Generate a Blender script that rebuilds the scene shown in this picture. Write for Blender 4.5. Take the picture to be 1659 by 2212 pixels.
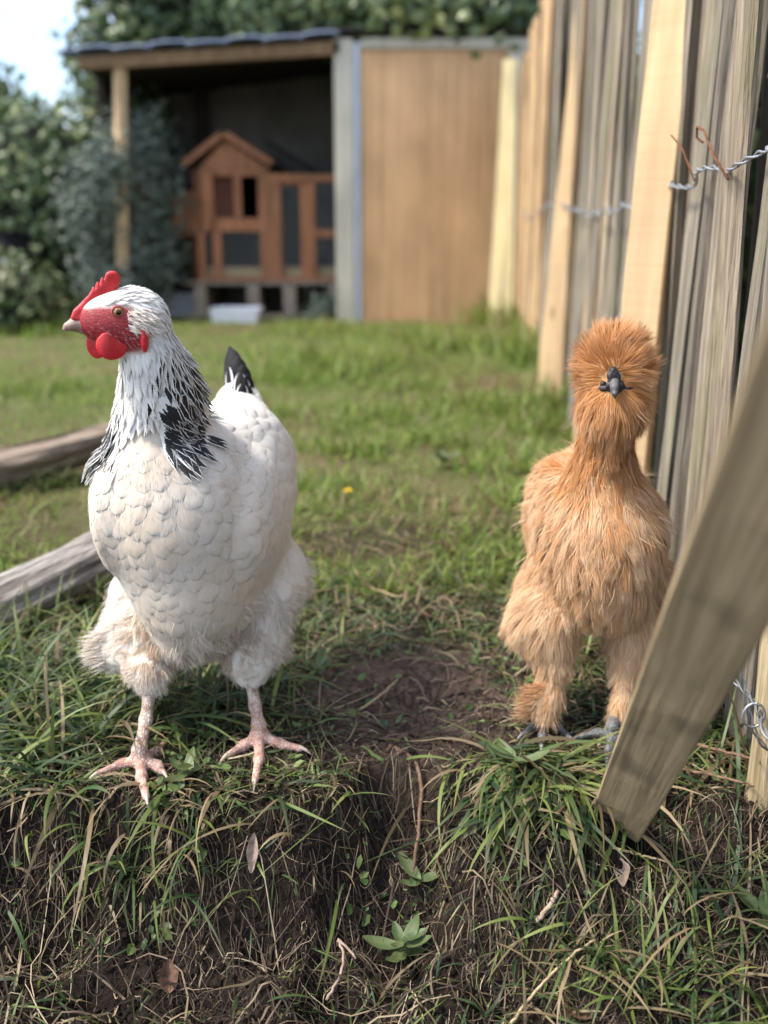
import bpy, math, random
import numpy as np
from mathutils import Vector, Matrix, kdtree

for o in list(bpy.data.objects): bpy.data.objects.remove(o)
sc = bpy.context.scene
COL = sc.collection
rng = np.random.default_rng(7)
random.seed(7)

# ------------------------------------------------------------------ camera, sky, sun, exposure
CAM = np.array([0., 0., .47]); PITCH = math.atan(565 / 2000.); FPX = 2000.
cd = bpy.data.cameras.new('camera'); cam = bpy.data.objects.new('camera', cd); COL.objects.link(cam)
cam.location = CAM; cam.rotation_euler = (math.radians(90) - PITCH, 0, 0)
cd.sensor_fit = 'VERTICAL'; cd.sensor_height = 24; cd.lens = 24 * FPX / 2212
cd.clip_start = .02; cd.clip_end = 500
cd.dof.use_dof = True; cd.dof.focus_distance = .80; cd.dof.aperture_fstop = 2.35; cd.dof.aperture_blades = 0
sc.camera = cam

SUN_EL, SUN_AZ = 54, -101          # azimuth of the sun measured from +Y (view direction) clockwise
sd = bpy.data.lights.new('sun', 'SUN'); sun = bpy.data.objects.new('sun', sd); COL.objects.link(sun)
sd.energy = 2.3; sd.angle = math.radians(13); sd.color = (1, .93, .82)
_e, _a = math.radians(SUN_EL), math.radians(SUN_AZ)
_sv = Vector((math.sin(_a) * math.cos(_e), math.cos(_a) * math.cos(_e), math.sin(_e)))
sun.rotation_euler = (-_sv).to_track_quat('-Z', 'Y').to_euler()

w = bpy.data.worlds.new('World'); sc.world = w; w.use_nodes = True
nt = w.node_tree; nt.nodes.clear()
_o = nt.nodes.new('ShaderNodeOutputWorld'); _b = nt.nodes.new('ShaderNodeBackground')
_s = nt.nodes.new('ShaderNodeTexSky'); _s.sky_type = 'NISHITA'; _s.sun_disc = False
_s.sun_elevation = _e; _s.sun_rotation = _a; _s.dust_density = 2.0; _s.air_density = 1.0
_tc = nt.nodes.new('ShaderNodeTexCoord'); _mp = nt.nodes.new('ShaderNodeMapping'); _mp.inputs['Scale'].default_value = (2, 2, 5)
_n = nt.nodes.new('ShaderNodeTexNoise'); _n.inputs['Scale'].default_value = 1.6; _n.inputs['Detail'].default_value = 7
_r = nt.nodes.new('ShaderNodeValToRGB'); _r.color_ramp.elements[0].position = .46; _r.color_ramp.elements[1].position = .72
_mx = nt.nodes.new('ShaderNodeMix'); _mx.data_type = 'RGBA'; _mx.inputs[7].default_value = (6.4, 6.8, 7.5, 1)
nt.links.new(_tc.outputs['Generated'], _mp.inputs[0]); nt.links.new(_mp.outputs[0], _n.inputs['Vector'])
nt.links.new(_n.outputs[0], _r.inputs[0]); nt.links.new(_r.outputs[0], _mx.inputs[0])
nt.links.new(_s.outputs[0], _mx.inputs[6]); nt.links.new(_mx.outputs[2], _b.inputs[0])
_b.inputs[1].default_value = .15; nt.links.new(_b.outputs[0], _o.inputs[0])
sc.view_settings.view_transform = 'Standard'; sc.view_settings.look = 'None'
sc.view_settings.exposure = 1.36; sc.view_settings.gamma = 1
sc.cycles.max_bounces = 6; sc.cycles.diffuse_bounces = 3; sc.cycles.glossy_bounces = 2
sc.cycles.transparent_max_bounces = 4; sc.cycles.use_denoising = True

# ------------------------------------------------------------------ helpers
_ct, _st = math.cos(PITCH), math.sin(PITCH)
def W(u, v, y):
    """Point of the place seen at picture position (u, v), standing y metres from the camera."""
    r, up = (u - 829.5) / FPX, (1106 - v) / FPX
    dy, dz = _ct + up * _st, -_st + up * _ct
    s = y / dy
    return np.array([r * s, y, CAM[2] + dz * s])
def G(u, v, z=0.):
    r, up = (u - 829.5) / FPX, (1106 - v) / FPX
    dy, dz = _ct + up * _st, -_st + up * _ct
    s = (z - CAM[2]) / dz
    return np.array([r * s, dy * s, z])
def unit(a):
    a = np.asarray(a, float); n = np.linalg.norm(a, axis=-1, keepdims=True); return a / np.maximum(n, 1e-9)
def sstep(a, b, x):
    t = np.clip((x - a) / (b - a), 0, 1); return t * t * (3 - 2 * t)
_perm = rng.random((64, 64, 64)).astype(np.float32)
def vnoise(P, seed=0):
    """value noise 0..1 on (N,2|3)"""
    P = np.asarray(P, float)
    if P.shape[-1] == 2: P = np.concatenate([P, np.full(P.shape[:-1] + (1,), 3.3 + seed * 7.7)], -1)
    else: P = P + seed * 11.37
    i = np.floor(P).astype(int); f = P - i; f = f * f * (3 - 2 * f); i &= 63; j = (i + 1) & 63
    r = 0
    for dx in (0, 1):
        for dy in (0, 1):
            for dz in (0, 1):
                wgt = (f[..., 0] if dx else 1 - f[..., 0]) * (f[..., 1] if dy else 1 - f[..., 1]) * (f[..., 2] if dz else 1 - f[..., 2])
                r = r + wgt * _perm[(j if dx else i)[..., 0], (j if dy else i)[..., 1], (j if dz else i)[..., 2]]
    return r
def fbm(P, oct=3, seed=0):
    r = 0; a = .5
    for k in range(oct): r = r + a * (vnoise(np.asarray(P) * 2 ** k, seed + k) - .5); a *= .5
    return r

def link(o, parent=None):
    COL.objects.link(o)
    if parent is not None: o.parent = parent
    return o
def np_mesh(name, V, F, mat=None, parent=None, attr=None, smooth=True, label=None):
    """F: list of (M,k) int arrays"""
    if not isinstance(F, (list, tuple)): F = [F]
    me = bpy.data.meshes.new(name); V = np.ascontiguousarray(V, np.float32)
    me.vertices.add(len(V)); me.vertices.foreach_set('co', V.ravel())
    nl = sum(f.size for f in F); npol = sum(len(f) for f in F)
    me.loops.add(nl); me.polygons.add(npol)
    me.loops.foreach_set('vertex_index', np.concatenate([f.ravel() for f in F]).astype(np.int32))
    tot = np.concatenate([np.full(len(f), f.shape[1], np.int32) for f in F])
    st = np.concatenate([[0], np.cumsum(tot)[:-1]]).astype(np.int32)
    me.polygons.foreach_set('loop_start', st)
    me.polygons.foreach_set('use_smooth', np.full(npol, smooth))
    me.update(calc_edges=True); me.validate()
    if attr is not None:
        a = me.attributes.new('fx', 'FLOAT_COLOR', 'POINT'); a.data.foreach_set('color', np.ascontiguousarray(attr, np.float32).ravel())
    o = bpy.data.objects.new(name, me)
    if mat: me.materials.append(mat)
    if label: o['label'] = label
    return link(o, parent)
def empty(name, loc=(0, 0, 0), rz=0, label=None, cat=None, group=None):
    o = bpy.data.objects.new(name, None); o.location = loc; o.rotation_euler = (0, 0, rz); o.empty_display_size = .05
    link(o); return tag(o, label, cat, group)
def tag(o, label=None, cat=None, group=None, kind=None):
    for k, v in (('label', label), ('category', cat), ('group', group), ('kind', kind)):
        if v: o[k] = v
    return o
def dup(o, loc=None, rot=None, parent=None, scale=None):
    c = o.copy(); link(c, parent)
    if loc is not None: c.location = loc
    if rot is not None: c.rotation_euler = rot
    if scale is not None: c.scale = scale
    return c

class MB:
    """collects boxes, tubes and prisms into one mesh"""
    def __init__(s): s.V = []; s.F = {}; s.n = 0
    def add(s, V, F):
        V = np.asarray(V, float)
        for f in F: s.F.setdefault(len(f), []).append([i + s.n for i in f])
        s.V.append(V); s.n += len(V)
    def box(s, a, b, bev=0.):
        a = np.minimum(a, b); b = np.maximum(a, b) if False else np.maximum(b, a)
        if bev <= 0:
            V = [(x, y, z) for x in (a[0], b[0]) for y in (a[1], b[1]) for z in (a[2], b[2])]
            s.add(V, [(0, 1, 3, 2), (4, 6, 7, 5), (0, 4, 5, 1), (2, 3, 7, 6), (0, 2, 6, 4), (1, 5, 7, 3)]); return s
        x0, y0, z0 = a; x1, y1, z1 = b; e = bev
        ring = [(x0 + e, y0), (x1 - e, y0), (x1, y0 + e), (x1, y1 - e), (x1 - e, y1), (x0 + e, y1), (x0, y1 - e), (x0, y0 + e)]
        ins = [(min(max(x, x0 + e), x1 - e), min(max(y, y0 + e), y1 - e)) for x, y in ring]
        V = [(x, y, z0) for x, y in ins] + [(x, y, z0 + e) for x, y in ring] + [(x, y, z1 - e) for x, y in ring] + [(x, y, z1) for x, y in ins]
        F = [tuple(range(7, -1, -1)), tuple(range(24, 32))]
        for k in range(3):
            for i in range(8): j = (i + 1) % 8; F.append((k * 8 + i, k * 8 + j, k * 8 + 8 + j, k * 8 + 8 + i))
        s.add(V, F); return s
    def tube(s, P, R, n=8, cap=True, ov=None):
        P = np.asarray(P, float); m = len(P); R = np.broadcast_to(R, (m,))
        T = unit(np.gradient(P, axis=0)); ref = np.array([0, 0, 1.]) if abs(T[0][2]) < .9 else np.array([1., 0, 0])
        V = []
        X = unit(np.cross(ref, T[0]))
        for i in range(m):
            X = unit(X - T[i] * X.dot(T[i])); Y = np.cross(T[i], X)
            for k in range(n):
                a = 2 * math.pi * k / n; V.append(P[i] + R[i] * (math.cos(a) * X + math.sin(a) * Y))
        F = [(i * n + k, i * n + (k + 1) % n, (i + 1) * n + (k + 1) % n, (i + 1) * n + k) for i in range(m - 1) for k in range(n)]
        if cap: F += [tuple(range(n - 1, -1, -1)), tuple(range((m - 1) * n, m * n))]
        s.add(V, F); return s
    def prism(s, pts, axis, a, b):
        n = len(pts)
        def mk(p, h): q = [0, 0, 0]; q[axis] = h; q[(axis + 1) % 3] = p[0]; q[(axis + 2) % 3] = p[1]; return q
        V = [mk(p, a) for p in pts] + [mk(p, b) for p in pts]
        s.add(V, [tuple(range(n - 1, -1, -1)), tuple(range(n, 2 * n))] + [(i, (i + 1) % n, n + (i + 1) % n, n + i) for i in range(n)]); return s
    def build(s, name, mat=None, parent=None, smooth=False, label=None, attr=None):
        F = []
        for k, f in s.F.items():
            if k <= 4: F.append(np.array(f))
            else: F.append(np.array(f))
        return np_mesh(name, np.concatenate(s.V), F, mat, parent, smooth=smooth, label=label, attr=attr)

# ------------------------------------------------------------------ materials
def newmat(name):
    m = bpy.data.materials.new(name); m.use_nodes = True; t = m.node_tree; t.nodes.clear()
    o = t.nodes.new('ShaderNodeOutputMaterial'); p = t.nodes.new('ShaderNodeBsdfPrincipled'); t.links.new(p.outputs[0], o.inputs[0])
    return m, t, p, o
def nn(t, typ, **kw):
    n = t.nodes.new('ShaderNode' + typ)
    for k, v in kw.items():
        if k in n.inputs.keys(): n.inputs[k].default_value = v
        else: setattr(n, k, v)
    return n
def mixc(t, fac, a, b, mode='MIX'):
    m = t.nodes.new('ShaderNodeMix'); m.data_type = 'RGBA'; m.blend_type = mode
    for i, x in ((0, fac), (6, a), (7, b)):
        if hasattr(x, 'is_output'): t.links.new(x, m.inputs[i])
        elif i == 0: m.inputs[0].default_value = x
        else: m.inputs[i].default_value = (*x[:3], 1)
    return m.outputs[2]
def math_(t, op, a, b=0., c=None, clamp=False):
    m = t.nodes.new('ShaderNodeMath'); m.operation = op; m.use_clamp = clamp
    for i, x in enumerate((a, b) if c is None else (a, b, c)):
        if hasattr(x, 'is_output'): t.links.new(x, m.inputs[i])
        else: m.inputs[i].default_value = x
    return m.outputs[0]
def ramp(t, fac, stops):
    r = t.nodes.new('ShaderNodeValToRGB'); e = r.color_ramp.elements
    while len(e) < len(stops): e.new(.5)
    for k, (p, c) in enumerate(stops):
        e[k].position = p; e[k].color = (*c, 1) if hasattr(c, '__len__') else (c, c, c, 1)
    t.links.new(fac, r.inputs[0]); return r.outputs[0]
def coords(t, scale=(1, 1, 1), rand=True, world=False):
    if world:
        g = nn(t, 'NewGeometry'); out = g.outputs['Position']
    else:
        out = nn(t, 'TexCoord').outputs['Object']
    if rand and not world:
        oi = nn(t, 'ObjectInfo'); a = t.nodes.new('ShaderNodeVectorMath'); a.operation = 'ADD'
        m = math_(t, 'MULTIPLY', oi.outputs['Random'], 37.)
        t.links.new(out, a.inputs[0]); t.links.new(m, a.inputs[1]); out = a.outputs[0]
    mp = nn(t, 'Mapping'); mp.inputs['Scale'].default_value = scale; t.links.new(out, mp.inputs[0]); return mp.outputs[0]
def noise(t, vec, scale=5., detail=4., rough=.55, dist=0.):
    n = nn(t, 'TexNoise'); n.inputs['Scale'].default_value = scale; n.inputs['Detail'].default_value = detail
    n.inputs['Roughness'].default_value = rough; n.inputs['Distortion'].default_value = dist
    t.links.new(vec, n.inputs['Vector']); return n.outputs[0]
def bump(t, p, h, strength=.3, dist=.002):
    b = nn(t, 'Bump'); b.inputs['Strength'].default_value = strength; b.inputs['Distance'].default_value = dist
    t.links.new(h, b.inputs['Height']); t.links.new(b.outputs[0], p.inputs['Normal'])
def wood(name, c1, c2, c3=None, grain=(60, 60, 3), rough=.8, bs=.5, bd=.002, tint=.25, moss=0., stain=None):
    m, t, p, o = newmat(name)
    v = coords(t, grain); n = noise(t, v, 1., 5, .6, .6)
    col = ramp(t, n, [(.28, c1), (.62, c2)] if c3 is None else [(.25, c1), (.5, c2), (.72, c3)])
    v2 = coords(t, (4, 4, 2.5)); big = noise(t, v2, 1., 3)
    col = mixc(t, .55, col, ramp(t, big, [(.25, .62), (.75, 1.25)]), 'MULTIPLY')
    oi = nn(t, 'ObjectInfo'); col = mixc(t, tint, col, ramp(t, oi.outputs['Random'], [(0, (.45, .42, .40)), (.5, (.9, .86, .8)), (1, (1.35, 1.15, .95))]), 'MULTIPLY')
    if moss:
        mo = noise(t, coords(t, (14, 14, 5)), 1., 4); f = ramp(t, mo, [(.52, 0.), (.7, moss)])
        col = mixc(t, f, col, (.20, .21, .075))
    if stain:
        f = ramp(t, noise(t, coords(t, (16, 16, 11)), 1., 2), [(.60, 0.), (.74, stain)])
        col = mixc(t, f, col, (.09, .075, .055))
    t.links.new(col, p.inputs['Base Color']); p.inputs['Roughness'].default_value = rough; p.inputs['Specular IOR Level'].default_value = .25
    fine = noise(t, coords(t, (grain[0] * 3, grain[1] * 3, grain[2] * 3)), 1., 3)
    bump(t, p, math_(t, 'ADD', n, math_(t, 'MULTIPLY', fine, .5)), bs, bd); return m
def plain(name, c1, c2=None, scale=8., rough=.7, bs=.25, bd=.003, metal=0., spec=.3, world=False, detail=5):
    m, t, p, o = newmat(name); v = coords(t, (1, 1, 1), True, world); n = noise(t, v, scale, detail)
    t.links.new(ramp(t, n, [(.3, c1), (.7, c2 or c1)]), p.inputs['Base Color'])
    p.inputs['Roughness'].default_value = rough; p.inputs['Metallic'].default_value = metal; p.inputs['Specular IOR Level'].default_value = spec
    if bs: bump(t, p, noise(t, v, scale * 4, 4), bs, bd)
    return m
def attrn(t):
    a = nn(t, 'Attribute'); a.attribute_name = 'fx'; s = nn(t, 'SeparateColor'); t.links.new(a.outputs['Color'], s.inputs[0]); return s.outputs[0], s.outputs[1], s.outputs[2], a.outputs['Alpha']
def translucent(t, p, o, col, f):
    tr = nn(t, 'BsdfTranslucent'); mx = nn(t, 'MixShader'); mx.inputs[0].default_value = f
    t.links.new(col, tr.inputs[0]); t.links.new(p.outputs[0], mx.inputs[1]); t.links.new(tr.outputs[0], mx.inputs[2]); t.links.new(mx.outputs[0], o.inputs[0])

# ------------------------------------------------------------------ implicit shapes
class Sdf:
    def __init__(s, k=.012): s.p = []; s.k = k
    def cone(s, a, ra, b, rb): s.p.append(('c', np.asarray(a, float), ra, np.asarray(b, float), rb)); return s
    def chain(s, pts):
        for (a, ra), (b, rb) in zip(pts[:-1], pts[1:]): s.cone(a, ra, b, rb)
        return s
    def ell(s, c, r, R=None): s.p.append(('e', np.asarray(c, float), np.asarray(r, float), np.eye(3) if R is None else np.asarray(R, float))); return s
    def __call__(s, P):
        P = np.asarray(P, float); sh = P.shape[:-1]; P = P.reshape(-1, 3); d = None
        for q in s.p:
            if q[0] == 'c':
                _, a, ra, b, rb = q; ab = b - a; t = np.clip((P - a) @ ab / max(ab @ ab, 1e-12), 0, 1)
                e = np.linalg.norm(P - a - t[:, None] * ab, axis=1) - (ra + (rb - ra) * t)
            else:
                _, c, r, R = q; L = (P - c) @ R.T; k0 = np.linalg.norm(L / r, axis=1); k1 = np.linalg.norm(L / r ** 2, axis=1)
                e = k0 * (k0 - 1) / np.maximum(k1, 1e-9)
            if d is None: d = e
            else:
                h = np.clip(.5 + .5 * (d - e) / s.k, 0, 1); d = d * (1 - h) + e * h - s.k * h * (1 - h)
        return d.reshape(sh)
    def grad(s, P, e=.0015):
        g = np.stack([s(P + np.eye(3)[i] * e) - s(P - np.eye(3)[i] * e) for i in range(3)], -1); return unit(g)
    def snap(s, P, h=0., it=2):
        P = np.array(P, float)
        for _ in range(it): P = P + (h - s(P))[..., None] * s.grad(P)
        return P
    def bounds(s):
        lo = np.min([np.minimum(q[1] - q[2], (q[3] - q[4]) if q[0] == 'c' else q[1] - np.max(q[2])) for q in s.p], 0)
        hi = np.max([np.maximum(q[1] + q[2], (q[3] + q[4]) if q[0] == 'c' else q[1] + np.max(q[2])) for q in s.p], 0)
        return lo, hi
def surface_nets(f, lo, hi, h):
    lo = np.asarray(lo) - 2 * h; hi = np.asarray(hi) + 2 * h; n = np.ceil((hi - lo) / h).astype(int) + 1
    g = np.stack(np.meshgrid(*[lo[i] + h * np.arange(n[i]) for i in range(3)], indexing='ij'), -1)
    v = f(g.reshape(-1, 3)).reshape(n); ins = v < 0
    acc = np.zeros(tuple(n - 1) + (3,)); cnt = np.zeros(tuple(n - 1))
    C = [(i, j, k) for i in (0, 1) for j in (0, 1) for k in (0, 1)]
    sl = lambda c: tuple(slice(c[i], n[i] - 1 + c[i]) for i in range(3))
    for a in C:
        for ax in range(3):
            if a[ax]: continue
            b = list(a); b[ax] = 1
            va, vb = v[sl(a)], v[sl(b)]; m = (va < 0) != (vb < 0); t = np.where(m, va / np.where(m, va - vb, 1), 0)
            for i in range(3): acc[..., i] += np.where(m, a[i] + (t if i == ax else 0), 0)
            cnt += m
    act = cnt > 0; idx = -np.ones(act.shape, int); idx[act] = np.arange(act.sum())
    cells = np.argwhere(act); V = lo + h * (cells + acc[act] / cnt[act][:, None]); Q = []
    for ax in range(3):
        o1, o2 = (ax + 1) % 3, (ax + 2) % 3
        s0 = [slice(1, n[i] - 1) for i in range(3)]; s0[ax] = slice(0, n[ax] - 1); s1 = list(s0); s1[ax] = slice(1, n[ax])
        A, B = ins[tuple(s0)], ins[tuple(s1)]; e = np.argwhere(A != B); fl = A[tuple(e.T)]
        off = np.array([1 if i != ax else 0 for i in range(3)]); c = e + off
        def cell(d1, d2): q = c.copy(); q[:, o1] += d1; q[:, o2] += d2; return idx[tuple(q.T)]
        q = np.stack([cell(-1, -1), cell(0, -1), cell(0, 0), cell(-1, 0)], 1); q[~fl] = q[~fl][:, ::-1]; Q.append(q)
    return V, np.concatenate(Q)
def sample_surface(V, Q, n):
    T = np.concatenate([Q[:, [0, 1, 2]], Q[:, [0, 2, 3]]]); A, B, C = V[T[:, 0]], V[T[:, 1]], V[T[:, 2]]
    ar = np.linalg.norm(np.cross(B - A, C - A), axis=1); k = rng.choice(len(T), n, p=ar / ar.sum())
    r1 = np.sqrt(rng.random(n)); r2 = rng.random(n)
    return A[k] * (1 - r1)[:, None] + B[k] * (r1 * (1 - r2))[:, None] + C[k] * (r1 * r2)[:, None]
def poisson(P, rad):
    """greedy dart throwing; rad per point"""
    rad = np.broadcast_to(rad, (len(P),)); cs = float(np.max(rad)); grid = {}; keep = []
    K = np.floor(P / cs).astype(int)
    for i in range(len(P)):
        k = K[i]; ok = True; p = P[i]; r2 = rad[i] ** 2
        for a in (-1, 0, 1):
            for b in (-1, 0, 1):
                for c in (-1, 0, 1):
                    for q in grid.get((k[0] + a, k[1] + b, k[2] + c), ()):
                        d = P[q] - p
                        if d[0] * d[0] + d[1] * d[1] + d[2] * d[2] < r2: ok = False; break
                    if not ok: break
                if not ok: break
            if not ok: break
        if ok: grid.setdefault(tuple(k), []).append(i); keep.append(i)
    return np.array(keep)
def flow(P, guides, N, pw=2.):
    gp = np.array([g[0] for g in guides]); gd = unit(np.array([g[1] for g in guides]))
    wt = 1 / (np.sum((P[:, None] - gp[None]) ** 2, -1) + 1e-5) ** pw; wt /= wt.sum(1, keepdims=True)
    d = wt @ gd; return unit(d - N * np.sum(d * N, 1, keepdims=True))
def rot_about(D, N, ang):
    return D * np.cos(ang)[:, None] + np.cross(N, D) * np.sin(ang)[:, None]
def quads_grid(n, rows, cols):
    b = (np.arange(rows - 1)[:, None] * cols + np.arange(cols - 1)[None]).ravel()
    q = np.stack([b, b + 1, b + cols + 1, b + cols], 1)
    return (np.arange(n)[:, None, None] * rows * cols + q[None]).reshape(-1, 4)
def wround(t): return np.where(t < .5, .4 + .6 * np.sin(np.clip(t / .5, 0, 1) * math.pi / 2), np.clip(1 - (np.clip(t - .5, 0, 1) / .5) ** 2.9, 0.012, 1) ** .5)
def wlance(t): return np.where(t < .35, .45 + .55 * np.sin(np.clip(t / .35, 0, 1) * math.pi / 2), np.clip(1 - ((t - .35) / .66) ** 1.7, 0.0, 1))
def feathers(P, D, N, L, Wd, prof, sdf, h0=.001, lift=.005, camber=.0015, conform=.9, rows=6, cols=5, black=0., seed=0, tip=0., curl=0.):
    n = len(P); t = np.sin(np.linspace(0, 1, rows) * math.pi / 2); s = np.linspace(-1, 1, cols); L = np.broadcast_to(L, (n,)); Wd = np.broadcast_to(Wd, (n,)); lift = np.broadcast_to(lift, (n,)); camber = np.broadcast_to(camber, (n,))[:, None, None]
    B = np.cross(N, D); wt = prof(t)
    tt = t[None, :, None]; ss = s[None, None, :]
    tx = tt - .03 * (ss ** 2) * (tt > .5) * tt            # rounded tip, edges trail
    X = (P[:, None, None, :] + D[:, None, None, :] * (L[:, None, None] * tx)[..., None]
         + B[:, None, None, :] * (Wd[:, None, None] * .5 * wt[None, :, None] * ss)[..., None])
    hh = h0 + lift[:, None, None] * tt ** 1.3 - camber * ss ** 2 * (.3 + tt) + curl * tt ** 3 - tip * lift[:, None, None] * np.clip((tt - .55) / .45, 0, 1) ** 2
    hh = np.broadcast_to(hh, X.shape[:3])
    flat = X + N[:, None, None, :] * hh[..., None]
    Xc = X.reshape(-1, 3); g = sdf.grad(Xc); Xc = (Xc + (hh.reshape(-1) - sdf(Xc))[:, None] * g).reshape(X.shape)
    V = Xc * conform + flat * (1 - conform)
    at = np.zeros(X.shape[:3] + (4,)); at[..., 0] = tt; at[..., 1] = ss * .5 + .5; at[..., 2] = rng.random(n)[:, None, None]; at[..., 3] = np.broadcast_to(black, (n,))[:, None, None]
    return V.reshape(-1, 3), quads_grid(n, rows, cols), at.reshape(-1, 4)
def strands(P, D0, D1, L, Wd, side, rows=4, tip=.12, fx=None):
    """ribbons: leave P along D0 and bend towards D1"""
    n = len(P); t = np.linspace(0, 1, rows); L = np.broadcast_to(L, (n,)); Wd = np.broadcast_to(Wd, (n,))
    c = P[:, None] + L[:, None, None] * (t[None, :, None] * D0[:, None] * (1 - .5 * t[None, :, None]) + .5 * (t ** 2)[None, :, None] * D1[:, None] * 1.0)
    wv = (1 - (1 - tip) * t ** 1.6)
    a = side[:, None] * (Wd[:, None] * .5 * wv[None])[..., None]
    V = np.stack([c - a, c + a], 2)
    at = np.zeros((n, rows, 2, 4)); at[..., 0] = t[None, :, None]; at[..., 1] = np.array([0, 1.])[None, None]; at[..., 2] = rng.random(n)[:, None, None]
    if fx is not None: at[..., 3] = np.broadcast_to(fx, (n,))[:, None, None]
    return V.reshape(-1, 3), quads_grid(n, rows, 2), at.reshape(-1, 4), c
def cat(parts):
    V, F, A = [], [], []; k = 0
    for p in parts: V.append(p[0]); F.append(p[1] + k); A.append(p[2]); k += len(p[0])
    return np.concatenate(V), np.concatenate(F), np.concatenate(A)
# ================================================================== SETTING: ground
def edge_y(x): return .728 + .030 * (vnoise(np.stack([x * 9, x * 0 + 2.], -1)) - .5) + .02 * (vnoise(np.stack([x * 31, x * 0 + 5.], -1)) - .5) + .012 * sstep(.02, .12, x) + .080 * np.exp(-((x - .025) / .055) ** 2)
def hgt(x, y):
    x = np.asarray(x, float); y = np.asarray(y, float); x, y = np.broadcast_arrays(x, y); P = np.stack([x, y], -1)
    near = sstep(3., 1.2, y)
    z = .03 * fbm(P * 1.1, 2) * sstep(1.0, 3., y) + .012 * fbm(P * 9, 3, 4) + .010 * near * fbm(P * 32, 3, 9)
    right = sstep(-.06, .09, x); ln = .075 + .115 * right; ye = edge_y(x)
    q = (ye - y) / ln
    z = z - (.115 + .01 * right) * sstep(0, 1, q) - .16 * np.clip(ye - ln - y, 0, .25) - .10 * np.clip(ye - ln - y - .25, 0, 3)*.2
    z = z + .075 * fbm(P * 21, 2, 51) * sstep(-.004, .02, ye - y) * sstep(1.0, .8, y)
    z = z - .020 * np.exp(-((x - .035) ** 2 / .10 ** 2 + (y - .92) ** 2 / .10 ** 2))
    z = z - .020 * np.exp(-((x - .235) ** 2 / .06 ** 2 + (y - .70) ** 2 / .05 ** 2))
    clod = fbm(P * 70, 3, 15); z = z + near * .016 * clod * np.maximum(sstep(-.01, .02, ye - y), sstep(.14, .06, np.hypot(x - .04, y - .92)))
    return z
def axis(lo, hi, d0, d1, step, far):
    a = list(np.arange(d0, d1, step)); x = d0; s = step
    while x > lo: s = min(s * 1.13, far); x -= s; a.insert(0, x)
    x = a[-1]; s = step
    while x < hi: s = min(s * 1.13, far); x += s; a.append(x)
    return np.array(a)
gx = axis(-60, 60, -.42, .42, .0045, 4.); gy = axis(-6, 120, .46, 1.15, .0045, 4.)
GX, GY = np.meshgrid(gx, gy); GZ = hgt(GX, GY)
bare_soil, t, p, o = newmat('earth')
v = coords(t, world=True); n1 = noise(t, v, 9., 4); n2 = noise(t, v, 120., 5); n3 = noise(t, v, 420., 3)
soilc = mixc(t, .55, ramp(t, n1, [(.3, (.010, .0075, .0058)), (.7, (.028, .020, .0155))]), ramp(t, n2, [(.3, (.35, .33, .32)), (.7, (1.5, 1.4, 1.35))]), 'MULTIPLY')
g1 = noise(t, v, 1.7, 4); sx = nn(t, 'SeparateXYZ'); t.links.new(nn(t, 'NewGeometry').outputs['Position'], sx.inputs[0])
dst = nn(t, 'VectorMath', operation='DISTANCE'); dst.inputs[1].default_value = (.03, .95, 0); t.links.new(nn(t, 'NewGeometry').outputs['Position'], dst.inputs[0])
dryp = math_(t, 'MULTIPLY_ADD', math_(t, 'ADD', dst.outputs['Value'], math_(t, 'MULTIPLY', n1, .10)), -11., 2.75, True)      # the scratched patch has dried out
soilc = mixc(t, dryp, soilc, mixc(t, .6, (.125, .088, .068), ramp(t, n2, [(.3, (.5, .48, .46)), (.7, (1.4, 1.35, 1.3))]), 'MULTIPLY'))
far = math_(t, 'MULTIPLY', math_(t, 'SUBTRACT', sx.outputs[1], 1.0), 1.2, clamp=True)
soilc = mixc(t, far, soilc, ramp(t, g1, [(.32, (.075, .105, .026)), (.50, (.10, .10, .04)), (.68, (.13, .088, .052))]))
t.links.new(soilc, p.inputs['Base Color']); p.inputs['Roughness'].default_value = .95; p.inputs['Specular IOR Level'].default_value = .12
bump(t, p, math_(t, 'ADD', n2, math_(t, 'MULTIPLY', n3, .4)), .9, .004)
ground = np_mesh('ground', np.stack([GX, GY, GZ], -1).reshape(-1, 3), quads_grid(1, len(gy), len(gx)), bare_soil)
tag(ground, kind='structure')

# grass ------------------------------------------------------------
def grass_mat(name, stops, dry, tr=.35):
    m, t, p, o = newmat(name); a, b, r, d = attrn(t)
    col = ramp(t, r, stops); col = mixc(t, d, col, ramp(t, r, dry))
    col = mixc(t, math_(t, 'MULTIPLY', math_(t, 'POWER', a, 3.), .45), col, (.26, .20, .09))
    col = mixc(t, math_(t, 'MULTIPLY', math_(t, 'ABSOLUTE', math_(t, 'SUBTRACT', b, .5)), .35), col, (.02, .03, .006))
    t.links.new(col, p.inputs['Base Color']); p.inputs['Roughness'].default_value = .48; p.inputs['Specular IOR Level'].default_value = .38
    translucent(t, p, o, col, tr); return m
M_turf = grass_mat('grass_blade', [(0, (.022, .050, .022)), (.35, (.048, .095, .036)), (.65, (.095, .155, .040)), (.88, (.17, .23, .055)), (1, (.26, .30, .09))],
                   [(0, (.10, .075, .040)), (.5, (.24, .175, .10)), (1, (.40, .31, .19))])
M_lawn = grass_mat('lawn_blade', [(0, (.085, .150, .024)), (.4, (.165, .265, .040)), (.8, (.25, .35, .060)), (1, (.35, .42, .11))],
                   [(0, (.13, .085, .042)), (.5, (.27, .20, .10)), (1, (.38, .30, .17))], .5)
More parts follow.
